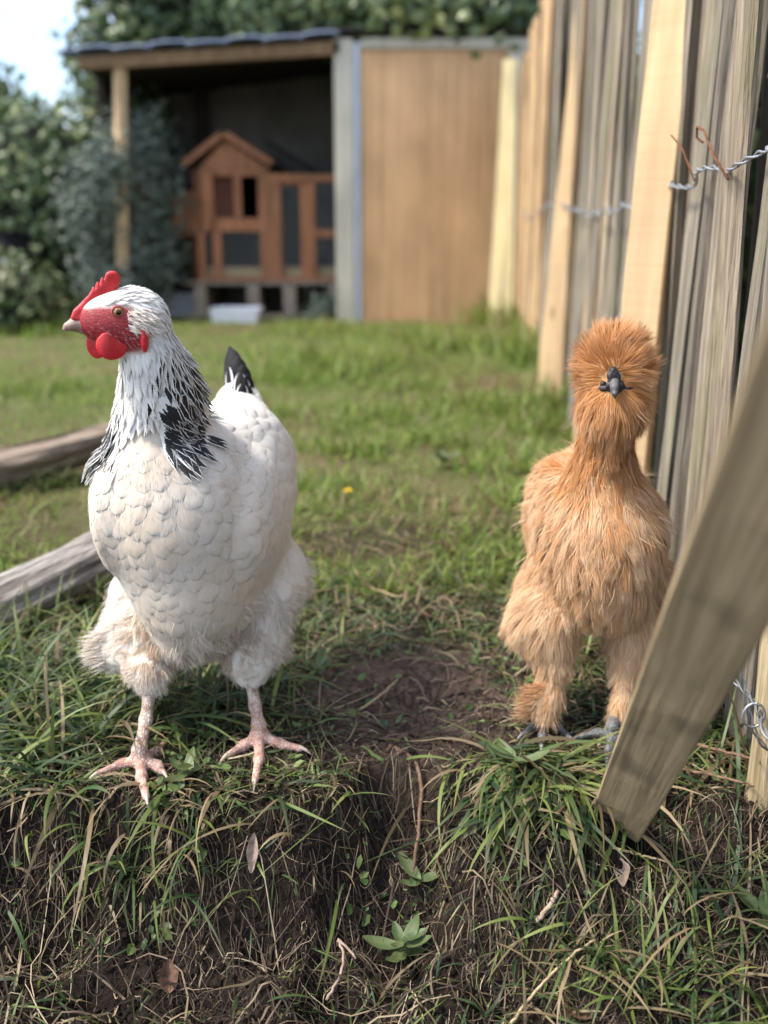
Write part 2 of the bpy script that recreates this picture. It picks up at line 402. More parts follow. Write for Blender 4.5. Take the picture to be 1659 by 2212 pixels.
def blades(x, y, L, Wd, az, tilt, droop, dry, rows=7, zoff=0., fold=True, keep=.003):
    """ribbon blades rooted at (x, y): tilt = lean from upright, droop pulls the tip down"""
    n = len(x); t = np.linspace(0, 1, rows)[None, :]
    h = np.stack([np.sin(az), np.cos(az)], -1); L = np.broadcast_to(L, (n,))[:, None]
    ang = tilt[:, None] + (droop[:, None]) * t                      # lean grows along the blade
    ds = 1. / (rows - 1); sa = np.cumsum(np.concatenate([np.zeros((n, 1)), np.sin(ang[:, 1:])], 1), 1) * ds * L
    ca = np.cumsum(np.concatenate([np.zeros((n, 1)), np.cos(ang[:, 1:])], 1), 1) * ds * L
    wob = (rng.random((n, 1)) - .5) * .5 * L * t ** 2
    X = x[:, None] + h[:, :1] * sa + h[:, 1:] * wob; Y = y[:, None] + h[:, 1:] * sa - h[:, :1] * wob
    Z = hgt(x, y)[:, None] + zoff + ca; lim = hgt(X, Y) + keep + .006 * rng.random((n, 1)) * np.minimum(1, t * 3); Z = np.maximum(Z, np.where(t > 0, lim, Z))
    C = np.stack([X, Y, Z], -1); side = np.stack([h[:, 1], -h[:, 0], (rng.random(n) - .5) * 1.2], -1); side = unit(side)
    wv = np.minimum(1, .55 + t * 2.2) * np.clip(1 - t ** 2.6, .03, 1); a = side[:, None] * (np.broadcast_to(Wd, (n,))[:, None] * .5 * wv)[..., None]
    V = np.stack([C - a, C + a], 2); at = np.zeros((n, rows, 2, 4)); at[..., 0] = t[..., None]; at[..., 1] = np.array([0, 1.]); at[..., 2] = rng.random(n)[:, None, None]; at[..., 3] = np.broadcast_to(dry, (n,))[:, None, None]
    return V.reshape(-1, 3), quads_grid(n, rows, 2), at.reshape(-1, 4)
def U(a, b, n): return a + (b - a) * rng.random(n)
def soilness(x, y):
    """0 turf .. 1 bare"""
    P = np.stack([x, y], -1); s = np.exp(-((x - .035) ** 2 / .125 ** 2 + (y - .935) ** 2 / .105 ** 2) * 1.3) * 1.9
    s = np.maximum(s, .85 * np.exp(-((x - .02) ** 2 / .05 ** 2 + (y - .78) ** 2 / .03 ** 2)))
    s = np.maximum(s, .55 * np.exp(-((x - .09) ** 2 / .2 ** 2 + (y - 1.14) ** 2 / .09 ** 2)))
    s = np.maximum(s, .9 * sstep(-.05, 0., x) * sstep(.125, .09, x) * sstep(.84, .80, y))
    return np.clip(s + .35 * (vnoise(P * 22, 3) - .5), 0, 1)
_g = []
# turf between and around the birds
n = 12500; x = U(-.52, .46, n); y = .735 + (1.30 - .735) * rng.random(n); y = np.maximum(y, edge_y(x) - .004)
k = (rng.random(n) > soilness(x, y) * 1.15) & ~((x > -.06) & (x < .13) & (y < .99) & (rng.random(n) < .7)); x, y = x[k], y[k]; n = len(x)
lf = sstep(-.02, -.15, x)
FEET = np.array([G(q[0], q[1])[:2] for q in ((303, 1645), (260, 1655), (222, 1668), (310, 1690), (316, 1722), (345, 1660), (560, 1600), (520, 1615), (494, 1632), (557, 1650), (551, 1690), (610, 1608), (655, 1618), (1170, 1605), (1314, 1640))])
def foot_gap(x, y, r=.017): return np.min(np.hypot(x[:, None] - FEET[None, :, 0], (y[:, None] - FEET[None, :, 1] + .010)), 1) > r
k = foot_gap(x, y); x, y, lf = x[k], y[k], lf[k]; n = len(x); fr = sstep(.90, .82, y); sz = (1 - .40 * fr) * (.55 + .9 * vnoise(np.stack([x, y], -1) * 26, 12))
_g.append(blades(x, y, U(.020, .060, n) * (1 + .35 * lf) * sz, U(.0015, .0036, n), rng.random(n) * 6.28, U(.5, 1.5, n), U(.3, 1.4, n), (rng.random(n) < .30 - .10 * lf) * 1.))
# long blades at the left
n = 900; x = U(-.50, -.08, n); y = U(.73, 1.0, n); k = (rng.random(n) < sstep(-.05, -.30, x) + .06) & foot_gap(x, y, .05); x, y = x[k], y[k]; n = len(x)
_g.append(blades(x, y, U(.07, .13, n), U(.0028, .0055, n), rng.random(n) * 6.28, U(.1, .9, n), U(.6, 1.9, n), (rng.random(n) < .1) * 1.))
# blades hanging over the bank edge
n = 1500; x = U(-.46, .06, n); y = edge_y(x) + U(-.050, .020, n); k = (rng.random(n) < .15 + .95 * sstep(.35, .7, vnoise(np.stack([x * 17, y * 9], -1), 31))) & foot_gap(x, y, .016) & (rng.random(n) < 1.05 - sstep(-.06, -.01, x)); x, y = x[k], y[k]; n = len(x)
_g.append(blades(x, y, .018 + .085 * rng.random(n) ** 2.2, U(.0011, .0040, n), math.pi + rng.normal(0, .95, n), U(.4, 1.5, n), U(.4, 2.1, n), (rng.random(n) < .48) * 1.))
n = 340; x = rng.normal(.140, .036, n); y = .775 + U(-.055, .035, n)
k = foot_gap(x, y, .016); x, y = x[k], y[k]; n = len(x)
_g.append(blades(x, y, U(.035, .105, n), U(.0024, .0058, n), math.pi + U(-1.9, 1.2, n), U(.9, 1.5, n), U(.4, 1.3, n), (rng.random(n) < .20) * 1.))
# broad bluish blades lying over the turf and down the bank
n = 620; x = -.46 + .62 * rng.random(n) ** 1.25; y = edge_y(x) + U(-.035, .075, n); k = foot_gap(x, y, .022) & (rng.random(n) < 1.1 - sstep(-.06, -.01, x) * sstep(.13, .10, x)) & (rng.random(n) < .06 + sstep(.48, .72, vnoise(np.stack([x * 14, y * 6], -1), 77))); x, y = x[k], y[k]; n = len(x)
_g.append(blades(x, y, U(.055, .125, n), U(.0034, .0060, n), math.pi + rng.normal(0, 1.15, n), U(.6, 1.5, n), U(.3, 1.7, n), (rng.random(n) < .18) * 1., rows=9))
# short broken bits lying every way
n = 3800; x = U(-.46, .42, n); y = U(.58, .80, n); k = rng.random(n) < .12 + .75 * sstep(.38, .6, vnoise(np.stack([x, y], -1) * 19, 83)); x, y = x[k], y[k]; n = len(x)
_g.append(blades(x, y, .006 + .030 * rng.random(n) ** 1.6, U(.0007, .0021, n), rng.random(n) * 6.28, U(.2, 1.9, n), U(-.6, 1.6, n), (rng.random(n) < .45) * 1., rows=5))
# tufts on the lower soil
for cx, cy, m, sp in ((.155, .630, 120, .024), (.215, .615, 120, .026), (.09, .60, 30, .03), (.27, .66, 40, .02), (-.30, .66, 30, .06), (.29, .60, 60, .025), (-.08, .655, 14, .06)):
    x = rng.normal(cx, sp, m); y = rng.normal(cy, sp * .7, m)
    _g.append(blades(x, y, U(.025, .075, m), U(.0014, .0034, m), rng.random(m) * 6.28, U(.2, 1.3, m), U(.2, 1.6, m), (rng.random(m) < .30) * 1.))
# blades at the foot of the fence
n = 300; y = U(.6, 1.5, n); x = .263 + .1 * y - .09 * rng.random(n) ** 2
_g.append(blades(x, y, U(.04, .15, n), U(.002, .005, n), rng.random(n) * 6.28, U(.1, 1.0, n), U(.3, 1.7, n), (rng.random(n) < .3) * 1.))
# grass growing up against the logs
for (u0, v0, y0, u1, v1, y1, m) in ((-190, 1440, .99, 330, 1190, 1.27, 420), (-170, 1080, 1.68, 300, 960, 2.0, 380)):
    a_, b_ = W(u0, v0, y0), W(u1, v1, y1); s_ = rng.random(m)[:, None]; q_ = a_ + (b_ - a_) * s_ + rng.normal(0, .014, (m, 3)) - np.array([0, .03, 0])
    _g.append(blades(q_[:, 0], q_[:, 1], U(.03, .085, m), U(.0020, .0042, m), rng.random(m) * 6.28, U(.05, .7, m), U(.2, 1.4, m), (rng.random(m) < .2) * 1.))
V, F, A = cat(_g)
tag(np_mesh('turf_grass', V, F, M_turf, attr=A), 'long green and straw coloured grass blades around the hens and hanging over the bank', 'grass', kind='stuff')

# lawn behind
_g = []
n = 90000; r = rng.random(n); y = 1.22 + (6.9 - 1.22) * r ** 1.55; x = (rng.random(n) - .5) * (1.0 + y * 1.02) - .02 * y
k = (x < .24 + .1 * y) & (rng.random(n) < .22 + .78 * sstep(.25, .6, vnoise(np.stack([x, y], -1) * 3.6, 5))) & (rng.random(n) < .35 + .65 * sstep(.3, .55, vnoise(np.stack([x, y], -1) * 9., 15))); x, y = x[k], y[k]; n = len(x)
dn = vnoise(np.stack([x, y], -1) * 2.3, 8); dry = (rng.random(n) < np.clip((dn - .44) * 1.7, .05, .6)) * 1.
sz = 1 + .12 * y
_g.append(blades(x, y, U(.014, .050, n) * sz ** .6 * (.45 + 1.1 * vnoise(np.stack([x, y], -1) * 5.5, 66)), U(.002, .004, n) * sz, rng.random(n) * 6.28, U(.1, 1.1, n), U(.2, 1.3, n), dry, rows=4))
for (u, v, m, sp, hh) in ((1060, 690, 1500, .16, .30), (1110, 700, 700, .12, .26), (725, 800, 900, .17, .14), (980, 760, 500, .14, .12), (640, 820, 350, .12, .09), (1150, 760, 500, .12, .16), (830, 900, 300, .1, .07), (1190, 930, 300, .08, .09), (1120, 1010, 250, .08, .07), (880, 840, 260, .09, .08), (1010, 880, 260, .08, .08), (560, 900, 200, .07, .07), (760, 980, 200, .06, .06), (930, 960, 160, .05, .06), (680, 720, 350, .16, .12), (880, 730, 350, .16, .11), (150, 720, 350, .16, .12), (60, 850, 260, .1, .10), (1090, 880, 220, .07, .08), (1150, 1090, 160, .05, .07), (700, 1060, 150, .05, .06), (1215, 900, 260, .05, .16), (1180, 790, 350, .09, .22), (1150, 740, 350, .1, .22), (1300, 1060, 160, .04, .12), (1430, 1180, 120, .03, .11)):
    c = G(u, v); x = rng.normal(c[0], sp, m); y = rng.normal(c[1], sp, m)
    _g.append(blades(x, y, U(.5, 1.1, m) * hh, U(.004, .008, m) * (1 if v > 800 else 1.4), rng.random(m) * 6.28, U(.05, .6, m), U(.2, 1.2, m), (rng.random(m) < .12) * 1., rows=5))
n = 5200; x = U(-1., 1., n); y = 1.1 + 2.6 * rng.random(n) ** 1.6; x = x * (.5 + .45 * y); k = (x < .22 + .1 * y) & (vnoise(np.stack([x, y], -1) * 3.4, 61) > .45); x, y = x[k], y[k]; n = len(x)
_g.append(blades(x, y, U(.03, .07, n), U(.0015, .004, n), rng.random(n) * 6.28, U(1.1, 1.5, n), U(.0, .6, n), np.ones(n), rows=4))
V, F, A = cat(_g)
tag(np_mesh('lawn_grass', V, F, M_lawn, attr=A), 'short green lawn grass between the bank and the shed', 'grass', kind='stuff')

# small herb leaves mixed into the turf and on the earth
M_herb, t, p, o = newmat('herb_leaf'); a, b, r, d = attrn(t); col = ramp(t, r, [(0, (.035, .075, .020)), (.5, (.085, .14, .038)), (1, (.19, .25, .07))]); t.links.new(col, p.inputs['Base Color']); p.inputs['Roughness'].default_value = .5; translucent(t, p, o, col, .35)
def herb_leaves(x, y, L, h):
    n = len(x); P = np.stack([x, y, hgt(x, y) + h], -1); N = unit(np.stack([rng.normal(0, .5, n), rng.normal(-.35, .5, n), np.ones(n)], -1)); D = unit(np.cross(N, rng.normal(0, 1, (n, 3)))); B = np.cross(N, D); L = L[:, None]; Wd = L * U(.45, .8, (n, 1))
    V = np.stack([P, P + D * L * .35 + B * Wd * .5, P + D * L * .5 + N * L * -.08, P + D * L * .35 - B * Wd * .5, P + D * L * .8 + B * Wd * .33, P + D * L * .8 - B * Wd * .33, P + D * L * 1.02 - N * L * .1], 1)
    F = (np.arange(n)[:, None, None] * 7 + np.array([[0, 1, 2], [0, 2, 3], [1, 4, 2], [2, 5, 3], [4, 6, 2], [2, 6, 5]])[None]).reshape(-1, 3); at = np.zeros((n, 7, 4)); at[..., 2] = rng.random(n)[:, None]; return V.reshape(-1, 3), F, at.reshape(-1, 4)
n = 5200; x = U(-.46, .40, n); y = U(.66, 1.35, n); k = (vnoise(np.stack([x, y], -1) * 17, 71) > .50) & (rng.random(n) > .8 * soilness(x, y)) & foot_gap(x, y, .012); x, y = x[k], y[k]; n = len(x)
A_ = herb_leaves(x, y, .004 + .010 * rng.random(n) ** 2, U(.002, .012, n))
tag(np_mesh('herb_leaves', A_[0], A_[1], M_herb, attr=A_[2], smooth=False), 'tiny green herb leaves scattered through the turf', 'herbs', kind='stuff')

# dry thatch, roots and crumbs of earth -----------------------------
M_thatch, t, p, o = newmat('thatch'); a, b, r, d = attrn(t)
c = ramp(t, r, [(0, (.014, .010, .008)), (.40, (.030, .020, .015)), (.74, (.085, .060, .042)), (.90, (.20, .15, .10)), (1, (.42, .33, .22))])
t.links.new(c, p.inputs['Base Color']); p.inputs['Roughness'].default_value = .75; p.inputs['Specular IOR Level'].default_value = .2
def creeping(x, y, L, Wd, rows=7, lift=.006, curl=1.2, az=None, hang=0.):
    n = len(x); az = rng.random(n) * 6.28 if az is None else az; st = np.broadcast_to(L, (n,)) / (rows - 1)
    bend = rng.normal(0, curl / rows * 2, n); X = np.zeros((n, rows)); Y = X.copy(); X[:, 0] = x; Y[:, 0] = y; a = az.copy()
    for k in range(1, rows): a = a + bend + rng.normal(0, curl / rows, n); X[:, k] = X[:, k - 1] + np.sin(a) * st; Y[:, k] = Y[:, k - 1] + np.cos(a) * st
    t = np.linspace(0, 1, rows)[None]; Z = hgt(X, Y) + .0012 + np.broadcast_to(lift, (n,))[:, None] * np.sin(t * math.pi * U(.6, 1.4, (n, 1)) + U(0, .8, (n, 1))) ** 2 + hang
    C = np.stack([X, Y, Z], -1); T = unit(np.gradient(C, axis=1)); sd = unit(np.cross(T, unit(rng.normal(0, .5, (n, 1, 3)) + np.array([0, -.45, .8]))))
    a_ = sd * (np.broadcast_to(Wd, (n,))[:, None] * .5 * (1 - .6 * t))[..., None]; V = np.stack([C - a_, C + a_], 2)
    at = np.zeros((n, rows, 2, 4)); at[..., 0] = t[..., None]; at[..., 1] = np.array([0, 1.]); at[..., 2] = rng.random(n)[:, None, None]
    return V.reshape(-1, 3), quads_grid(n, rows, 2), at.reshape(-1, 4)
_g = []
n = 8000; x = U(-.46, .42, n); y = U(.54, .80, n); k = rng.random(n) < .12 + .9 * sstep(.35, .72, vnoise(np.stack([x, y], -1) * 24, 41)); x, y = x[k], y[k]; n = len(x); _g.append(creeping(x, y, U(.012, .060, n), U(.0004, .0011, n), lift=U(.001, .008, n), curl=2.2, az=math.pi / 2 + rng.normal(0, .55, n) + math.pi * rng.integers(0, 2, n)))
n = 800; x = U(-.46, .42, n); y = U(.54, .95, n); _g.append(creeping(x, y, U(.04, .12, n), U(.0010, .0022, n), lift=U(.002, .012, n)))
n = 5200; x = U(-.45, .42, n); y = U(.80, 1.6, n); _g.append(creeping(x, y, U(.02, .07, n), U(.0006, .002, n), rows=5, lift=U(.002, .010, n)))
n = 350; x = U(-.46, .16, n); y = edge_y(x) - U(.0, .06, n); _g.append(creeping(x, y, U(.03, .09, n), U(.0006, .0014, n), lift=U(.002, .012, n), az=math.pi + U(-.5, .5, n)))
V, F, A = cat(_g)
tag(np_mesh('dry_thatch', V, F, M_thatch, attr=A), 'tangle of dry stalks and fine roots over the dark earth', 'dead grass', kind='stuff')

n = 9000; x = U(-.46, .42, n); y = np.where(rng.random(n) < .72, U(.52, .77, n), U(.8, 1.0, n)); k = (y < .77) | (np.hypot(x - .05, y - .9) < .13); x, y = x[k], y[k]; n = len(x)
r = .0012 + .0042 * rng.random(n) ** 3; ph = (1 + 5 ** .5) / 2
ico = unit(np.array([(-1, ph, 0), (1, ph, 0), (-1, -ph, 0), (1, -ph, 0), (0, -1, ph), (0, 1, ph), (0, -1, -ph), (0, 1, -ph), (ph, 0, -1), (ph, 0, 1), (-ph, 0, -1), (-ph, 0, 1)]))
icf = np.array([(0, 11, 5), (0, 5, 1), (0, 1, 7), (0, 7, 10), (0, 10, 11), (1, 5, 9), (5, 11, 4), (11, 10, 2), (10, 7, 6), (7, 1, 8), (3, 9, 4), (3, 4, 2), (3, 2, 6), (3, 6, 8), (3, 8, 9), (4, 9, 5), (2, 4, 11), (6, 2, 10), (8, 6, 7), (9, 8, 1)])
V = np.stack([x, y, hgt(x, y) + r * .3], -1)[:, None] + ico[None] * (r[:, None, None] * U(.6, 1.25, (n, 12, 1)))
tag(np_mesh('earth_crumbs', V.reshape(-1, 3), (np.arange(n)[:, None, None] * 12 + icf[None]).reshape(-1, 3), bare_soil, smooth=False), 'loose dark crumbs of earth on the dug bank', 'earth', kind='stuff')
# ================================================================== FENCE
M_pale = wood('split_pale', (.078, .066, .052), (.24, .21, .168), (.42, .375, .30), (150, 150, 5), .85, 1., .005, .45, .40)
M_paletan = wood('fresh_split_pale', (.24, .155, .085), (.44, .30, .17), (.58, .43, .27), (110, 110, 4), .85, .8, .004, .35)
M_plank = wood('sawn_plank', (.50, .345, .19), (.64, .465, .275), None, (50, 50, 3), .75, .4, .0015, .08)
_t = M_plank.node_tree; _p = next(n_ for n_ in _t.nodes if n_.type == 'BSDF_PRINCIPLED'); _c = _p.inputs['Base Color'].links[0].from_socket
_saw = noise(_t, coords(_t, (3, 3, 170)), 1., 2); _kn = nn(_t, 'TexVoronoi'); _kn.inputs['Scale'].default_value = 1.; _t.links.new(coords(_t, (16, 16, 5)), _kn.inputs['Vector'])
_c = mixc(_t, .28, _c, ramp(_t, _saw, [(.3, .72), (.7, 1.12)]), 'MULTIPLY'); _c = mixc(_t, ramp(_t, _kn.outputs['Distance'], [(.05, .75), (.16, 0.)]), _c, (.16, .085, .04)); _t.links.new(_c, _p.inputs['Base Color'])
M_lime = wood('pale_pine', (.62, .52, .27), (.74, .64, .38), None, (50, 50, 3), .7, .3, .001, .08)
M_board = wood('treated_board', (.19, .135, .075), (.49, .375, .22), None, (170, 170, 5), .8, .6, .0015, .0, .0, .7)
M_wire = plain('galvanised_wire', (.30, .31, .33), (.45, .46, .48), 60, .45, 0, metal=.75)
M_rust = plain('rusty_wire', (.09, .032, .016), (.20, .08, .035), 90, .9, .4, .001)
M_paleshade = wood('old_pale_shaded', (.022, .018, .015), (.06, .05, .04), None, (120, 120, 5), .95, .8, .004, .2)  # back row wood, darkened to paint the shade between the front pales
def fx_(y): return .263 + .10 * y
fence = empty('paling_fence', (fx_(.6), .6, 0), 0, 'weathered split pale fence wired together along the edge of the grass', 'fence')
FB = np.array([fx_(.6), .6, 0])
def pale_mesh(i, wd, th, H, tan=False):
    rows = 16; prof = [(-.5, -.5), (-.1, -.62), (.35, -.5), (.52, -.05), (.42, .45), (0, .55), (-.45, .42)]
    rs = np.random.default_rng(100 + i); jx = rs.normal(0, .10, (len(prof), 2)); V = []
    for k in range(rows):
        z = H * k / (rows - 1); g = 1 + .10 * math.sin(z * 3 + i) + rs.normal(0, .05); ox, oy = .010 * math.sin(z * 2.1 + i * 1.7), .006 * math.sin(z * 3.3 + i)
        for q, (a, b) in enumerate(prof):
            s = g * (1 + rs.normal(0, .035)); zz = z - (.05 * max(0, a) * (k == rows - 1)) 
            V.append(((b + jx[q, 1]) * th * s + ox, (a + jx[q, 0]) * wd * s + oy, zz))
    m = len(prof); F = [(k * m + q, k * m + (q + 1) % m, (k + 1) * m + (q + 1) % m, (k + 1) * m + q) for k in range(rows - 1) for q in range(m)]
    me = bpy.data.meshes.new('pale'); me.from_pydata(V, [], F + [tuple(range(m - 1, -1, -1)), tuple(range((rows - 1) * m, rows * m))])
    me.materials.append(M_paletan if tan else M_pale); return me
PM = [pale_mesh(i, (.044, .036, .050, .032, .046, .040, .034, .054)[i], (.012, .010, .015, .010, .013, .017, .011, .014)[i], 1.75) for i in range(8)]
PD = []
for m_ in PM: d_ = m_.copy(); d_.materials.clear(); d_.materials.append(M_paleshade); PD.append(d_)
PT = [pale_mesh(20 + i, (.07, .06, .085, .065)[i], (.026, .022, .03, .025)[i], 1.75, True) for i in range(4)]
def add_pale(me, x, y, z, rx, ry, rz, s=1.):
    o = bpy.data.objects.new('pale', me); link(o, fence); o.location = (x - FB[0], y - FB[1], z); o.rotation_euler = (rx, ry, rz); o.scale = (1, 1, s); return o
rp = random.Random(5); y = .83; i = 0
while y < 6.3:
    tan = y > 3.9 or (y > 2.2 and rp.random() < .25)
    me = PT[rp.randrange(4)] if tan else PM[rp.randrange(8)]
    z = float(hgt(fx_(y), y)) - .04
    add_pale(me, fx_(y) + rp.uniform(-.006, .006), y, z, rp.gauss(0, .020), rp.gauss(0, .014), rp.uniform(-.30, .30) + math.pi * rp.randrange(2), (1.60 + rp.uniform(-.06, .05)) / 1.75)
    y += ((.060 if y < 1.6 else .070) if not tan else .088) * rp.uniform(.86, 1.16) + (.012 if y > 1.5 else 0); i += 1
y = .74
while y < 6.2:                                   # old pales set behind fill the gaps, their dark colour is painted shade
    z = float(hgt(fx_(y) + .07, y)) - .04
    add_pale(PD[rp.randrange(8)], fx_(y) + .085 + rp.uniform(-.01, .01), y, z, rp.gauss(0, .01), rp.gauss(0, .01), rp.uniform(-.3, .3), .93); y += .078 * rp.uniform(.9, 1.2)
# stout round stake nearest the camera, base in the dug earth
def twisted(P, name, mat, r=.0013, tw=.0026, pitch=.035, parent=None, off=FB):
    P = np.asarray(P, float); d = np.concatenate([[0], np.cumsum(np.linalg.norm(np.diff(P, axis=0), axis=1))]); s = np.arange(0, d[-1], .005)
    C = np.stack([np.interp(s, d, P[:, k]) for k in range(3)], -1); T = unit(np.gradient(C, axis=0)); X = unit(np.cross(T, [0, 0, 1.])); Y = np.cross(T, X); mb = MB()
    for ph in (0, math.pi):
        a = s / pitch * 6.28 + ph; mb.tube(C - off + tw * (np.cos(a)[:, None] * X + np.sin(a)[:, None] * Y), r, 5)
    return mb.build(name, mat, parent, True)
def wire_run(zb, y0, y1, sag=.02):
    ys = np.arange(y0, y1, .02); P = [(fx_(q) - .020 + .006 * math.sin(q * 45), q, zb + sag * math.sin(q * 2.3) + .006 * math.sin(q * 31) + .03 * (q - 1)) for q in ys]
    return P
twisted(wire_run(.535, .66, 6.2), 'wire', M_wire, .0013, .0019, .045, fence)
twisted(wire_run(.085, .60, 2.4), 'wire', M_wire, .0012, .0017, .045, fence)
def curl_wire(P, name, mat, r=.0014): return MB().tube(np.asarray(P) - FB, r, 6).build(name, mat, fence, True)
c0 = np.array([fx_(.93) - .03, .93, .565])
curl_wire([c0 + (0, 0, -.03), c0 + (-.004, .035, -.006), c0 + (-.003, .075, .022), c0 + (-.002, .10, .028), c0 + (0, .105, .018), c0 + (.002, .09, .012)], 'rusty_wire', M_rust, .0012)
curl_wire([c0 + (0, .10, -.025), c0 + (-.003, .14, .01), c0 + (-.002, .19, .03)], 'rusty_wire', M_rust, .0010)
a = np.linspace(0, 2 * math.pi * 1.2, 18); cc = np.array([fx_(.80) - .03, .80, .60])
curl_wire(cc + np.stack([0 * a, .012 * np.sin(a), .012 * np.cos(a)], -1) + np.linspace(0, 1, 18)[:, None] * np.array([-.004, 0, 0]), 'wire', M_wire, .0014)
# slack wire hanging at the bottom
cw = W(1615, 1480, .74)
twisted([W(1588, 1425, .692), W(1603, 1470, .692), W(1615, 1530, .692), W(1633, 1590, .692), W(1660, 1625, .692)], 'wire', M_wire, .0010, .0014, .03, fence)
a = np.linspace(0, 2 * math.pi * 1.1, 16)
curl_wire(W(1628, 1545, .69) + np.stack([.009 * np.sin(a), 0 * a, .011 * np.cos(a)], -1), 'wire', M_wire, .0011)

def plank(name, base, top, wdir, wd, th, mat, label, group=None, rows=14, bow=.004, cat_='plank'):
    """a sawn board from base to top; its wide side runs along wdir"""
    base, top = np.asarray(base, float), np.asarray(top, float); T = unit(top - base); X = unit(np.asarray(wdir) - T * np.dot(wdir, T)); Y = np.cross(T, X); Ln = np.linalg.norm(top - base)
    rs = np.random.default_rng(int(abs(base[1]) * 1000)); e = .0018; V = []
    pr = [(-wd / 2 + e, -th / 2), (wd / 2 - e, -th / 2), (wd / 2, -th / 2 + e), (wd / 2, th / 2 - e), (wd / 2 - e, th / 2), (-wd / 2 + e, th / 2), (-wd / 2, th / 2 - e), (-wd / 2, -th / 2 + e)]
    for k in range(rows):
        z = Ln * k / (rows - 1); b = bow * math.sin(math.pi * k / (rows - 1))
        for a_, c_ in pr: V.append((a_ * (1 + rs.normal(0, .006)) + b, c_ + rs.normal(0, .0004), z))
    n = 8; F = [(k * n + q, k * n + (q + 1) % n, (k + 1) * n + (q + 1) % n, (k + 1) * n + q) for k in range(rows - 1) for q in range(n)] + [tuple(range(n - 1, -1, -1)), tuple(range((rows - 1) * n, rows * n))]
    me = bpy.data.meshes.new(name); me.from_pydata(V, [], F); me.materials.append(mat); o = link(bpy.data.objects.new(name, me))
    M = Matrix(np.stack([X, Y, T], 1).tolist()).to_4x4(); M.translation = base.tolist(); o.matrix_world = M
    return tag(o, label, cat_, group)
gr = 'planks propped against the fence'
# broad plank behind the silkie
b = W(1368, 950, 1.30); b[2] = float(hgt(b[0], b[1])) - .02; tp = W(1478, -130, 1.32)
plank('plank', b + (-.004, 0, 0), tp, (.80, -.60, 0), .056, .022, M_plank, 'broad fresh sawn plank leaning on the fence behind the buff hen', gr, bow=-.006)
b = G(1176, 868) + (0, 0, -.02); plank('plank', b, W(1275, -60, b[1] + .04), (.86, -.5, 0), .062, .03, M_plank, 'narrow tan plank whose foot stands in the grass halfway along the fence', gr)
b = G(1160, 745) + (0, .1, -.02); plank('plank', b, W(1188, 120, b[1] + .02), (.9, -.4, 0), .10, .03, M_plank, 'short orange tan plank against the fence beyond the narrow tan plank', gr)
b = G(1064, 697) + (-.02, -.20, -.02); plank('plank', b, W(1100, 130, b[1] + .10), (1, -.2, 0), .075, .03, M_lime, 'pale yellow pole slanting in the corner of shed and fence', gr)
b = G(1096, 699) + (-.02, -.14, -.02); plank('plank', b, W(1106, 128, b[1] + .10), (1, -.2, 0), .06, .03, M_lime, 'pale yellow upright pole in the corner of shed and fence', gr)
# board in front, leaning towards the camera
pb = W(1343, 1758, .722); pt_ = pb + (W(1663, 1082, .365) - pb) * 1.45
plank('board', pb - unit(pt_ - pb) * .012, pt_, np.cross(unit(pt_ - pb), unit((pb + pt_) / 2 - CAM)) + np.array([0, .06, 0]), .048, .022, M_board, 'brown treated board leaning across the front of the buff hen', None, rows=20, bow=.0, cat_='board')
# stakes beside it, at the picture's edge
def stake(u0, v0, u1, v1, y, r, nm, label):
    a, b = W(u0, v0, y), W(u1, v1, y + .01); n = 12; rs = np.random.default_rng(int(u0)); P = a + (b - a) * np.linspace(0, 1, n)[:, None] + rs.normal(0, .0012, (n, 3)); R = r * (1 + rs.normal(0, .05, n))
    o = MB().tube(P - a, R, 10).build(nm, M_stake, None, True); o.location = a; return tag(o, label, 'stake')
M_stake = wood('stake_wood', (.15, .11, .06), (.34, .27, .16), (.50, .41, .27), (170, 170, 7), .85, 1., .003, .0, .5)
stake(1606, 2110, 1722, 1100, .715, .0165, 'stake', 'yellowish round stake at the fence foot beside the slack wire')
stake(1670, 2340, 1800, 1250, .66, .016, 'stake', 'stake cut by the picture edge below the slack wire')

# ================================================================== SHED, COOP, HEDGES
SY = 6.36
M_reed = wood('reed_panel', (.34, .19, .09), (.48, .295, .155), (.58, .39, .22), (75, 75, .8), .75, .4, .003, .0)
M_greypost = wood('grey_post', (.33, .31, .26), (.46, .44, .37), None, (25, 25, 2), .8, .3, .002, .0)
M_blue = plain('bluish_strip', (.34, .39, .48), (.42, .46, .55), 5, .6, .1)
M_shedwood = wood('shed_beam', (.12, .072, .036), (.22, .14, .075), None, (25, 25, 25), .8, .3, .002, .1)
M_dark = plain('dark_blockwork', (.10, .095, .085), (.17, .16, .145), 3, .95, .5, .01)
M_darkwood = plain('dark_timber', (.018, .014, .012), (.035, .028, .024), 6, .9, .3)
M_sheet = plain('roof_sheet', (.17, .22, .34), (.26, .31, .44), 4, .35, .1, spec=.5)
shed = empty('garden_shed', (-.7, SY, 0), 0, 'low garden shed with reed panel and open bay under a bluish sheet roof', 'shed'); SO = np.array([-.7, SY, 0])
def sbox(name, a, b, mat, bev=.004, par=None, off=None, label=None): return MB().box(np.asarray(a) - (SO if off is None else off), np.asarray(b) - (SO if off is None else off), bev).build(name, mat, par or shed, label=label)
sbox('panel', (-.150, SY, -.02), (.775, SY + .03, 1.68), M_reed)
sbox('pillar', (-.315, SY - .02, -.02), (-.195, SY + .12, 1.74), M_greypost); sbox('edge_strip', (-.195, SY - .012, -.02), (-.152, SY + .05, 1.72), M_blue)
sbox('side_post', (.777, SY - .01, -.02), (.92, SY + .09, 1.70), M_greypost); sbox('lintel', (-.152, SY - .015, 1.682), (.92, SY + .06, 1.745), M_greypost)
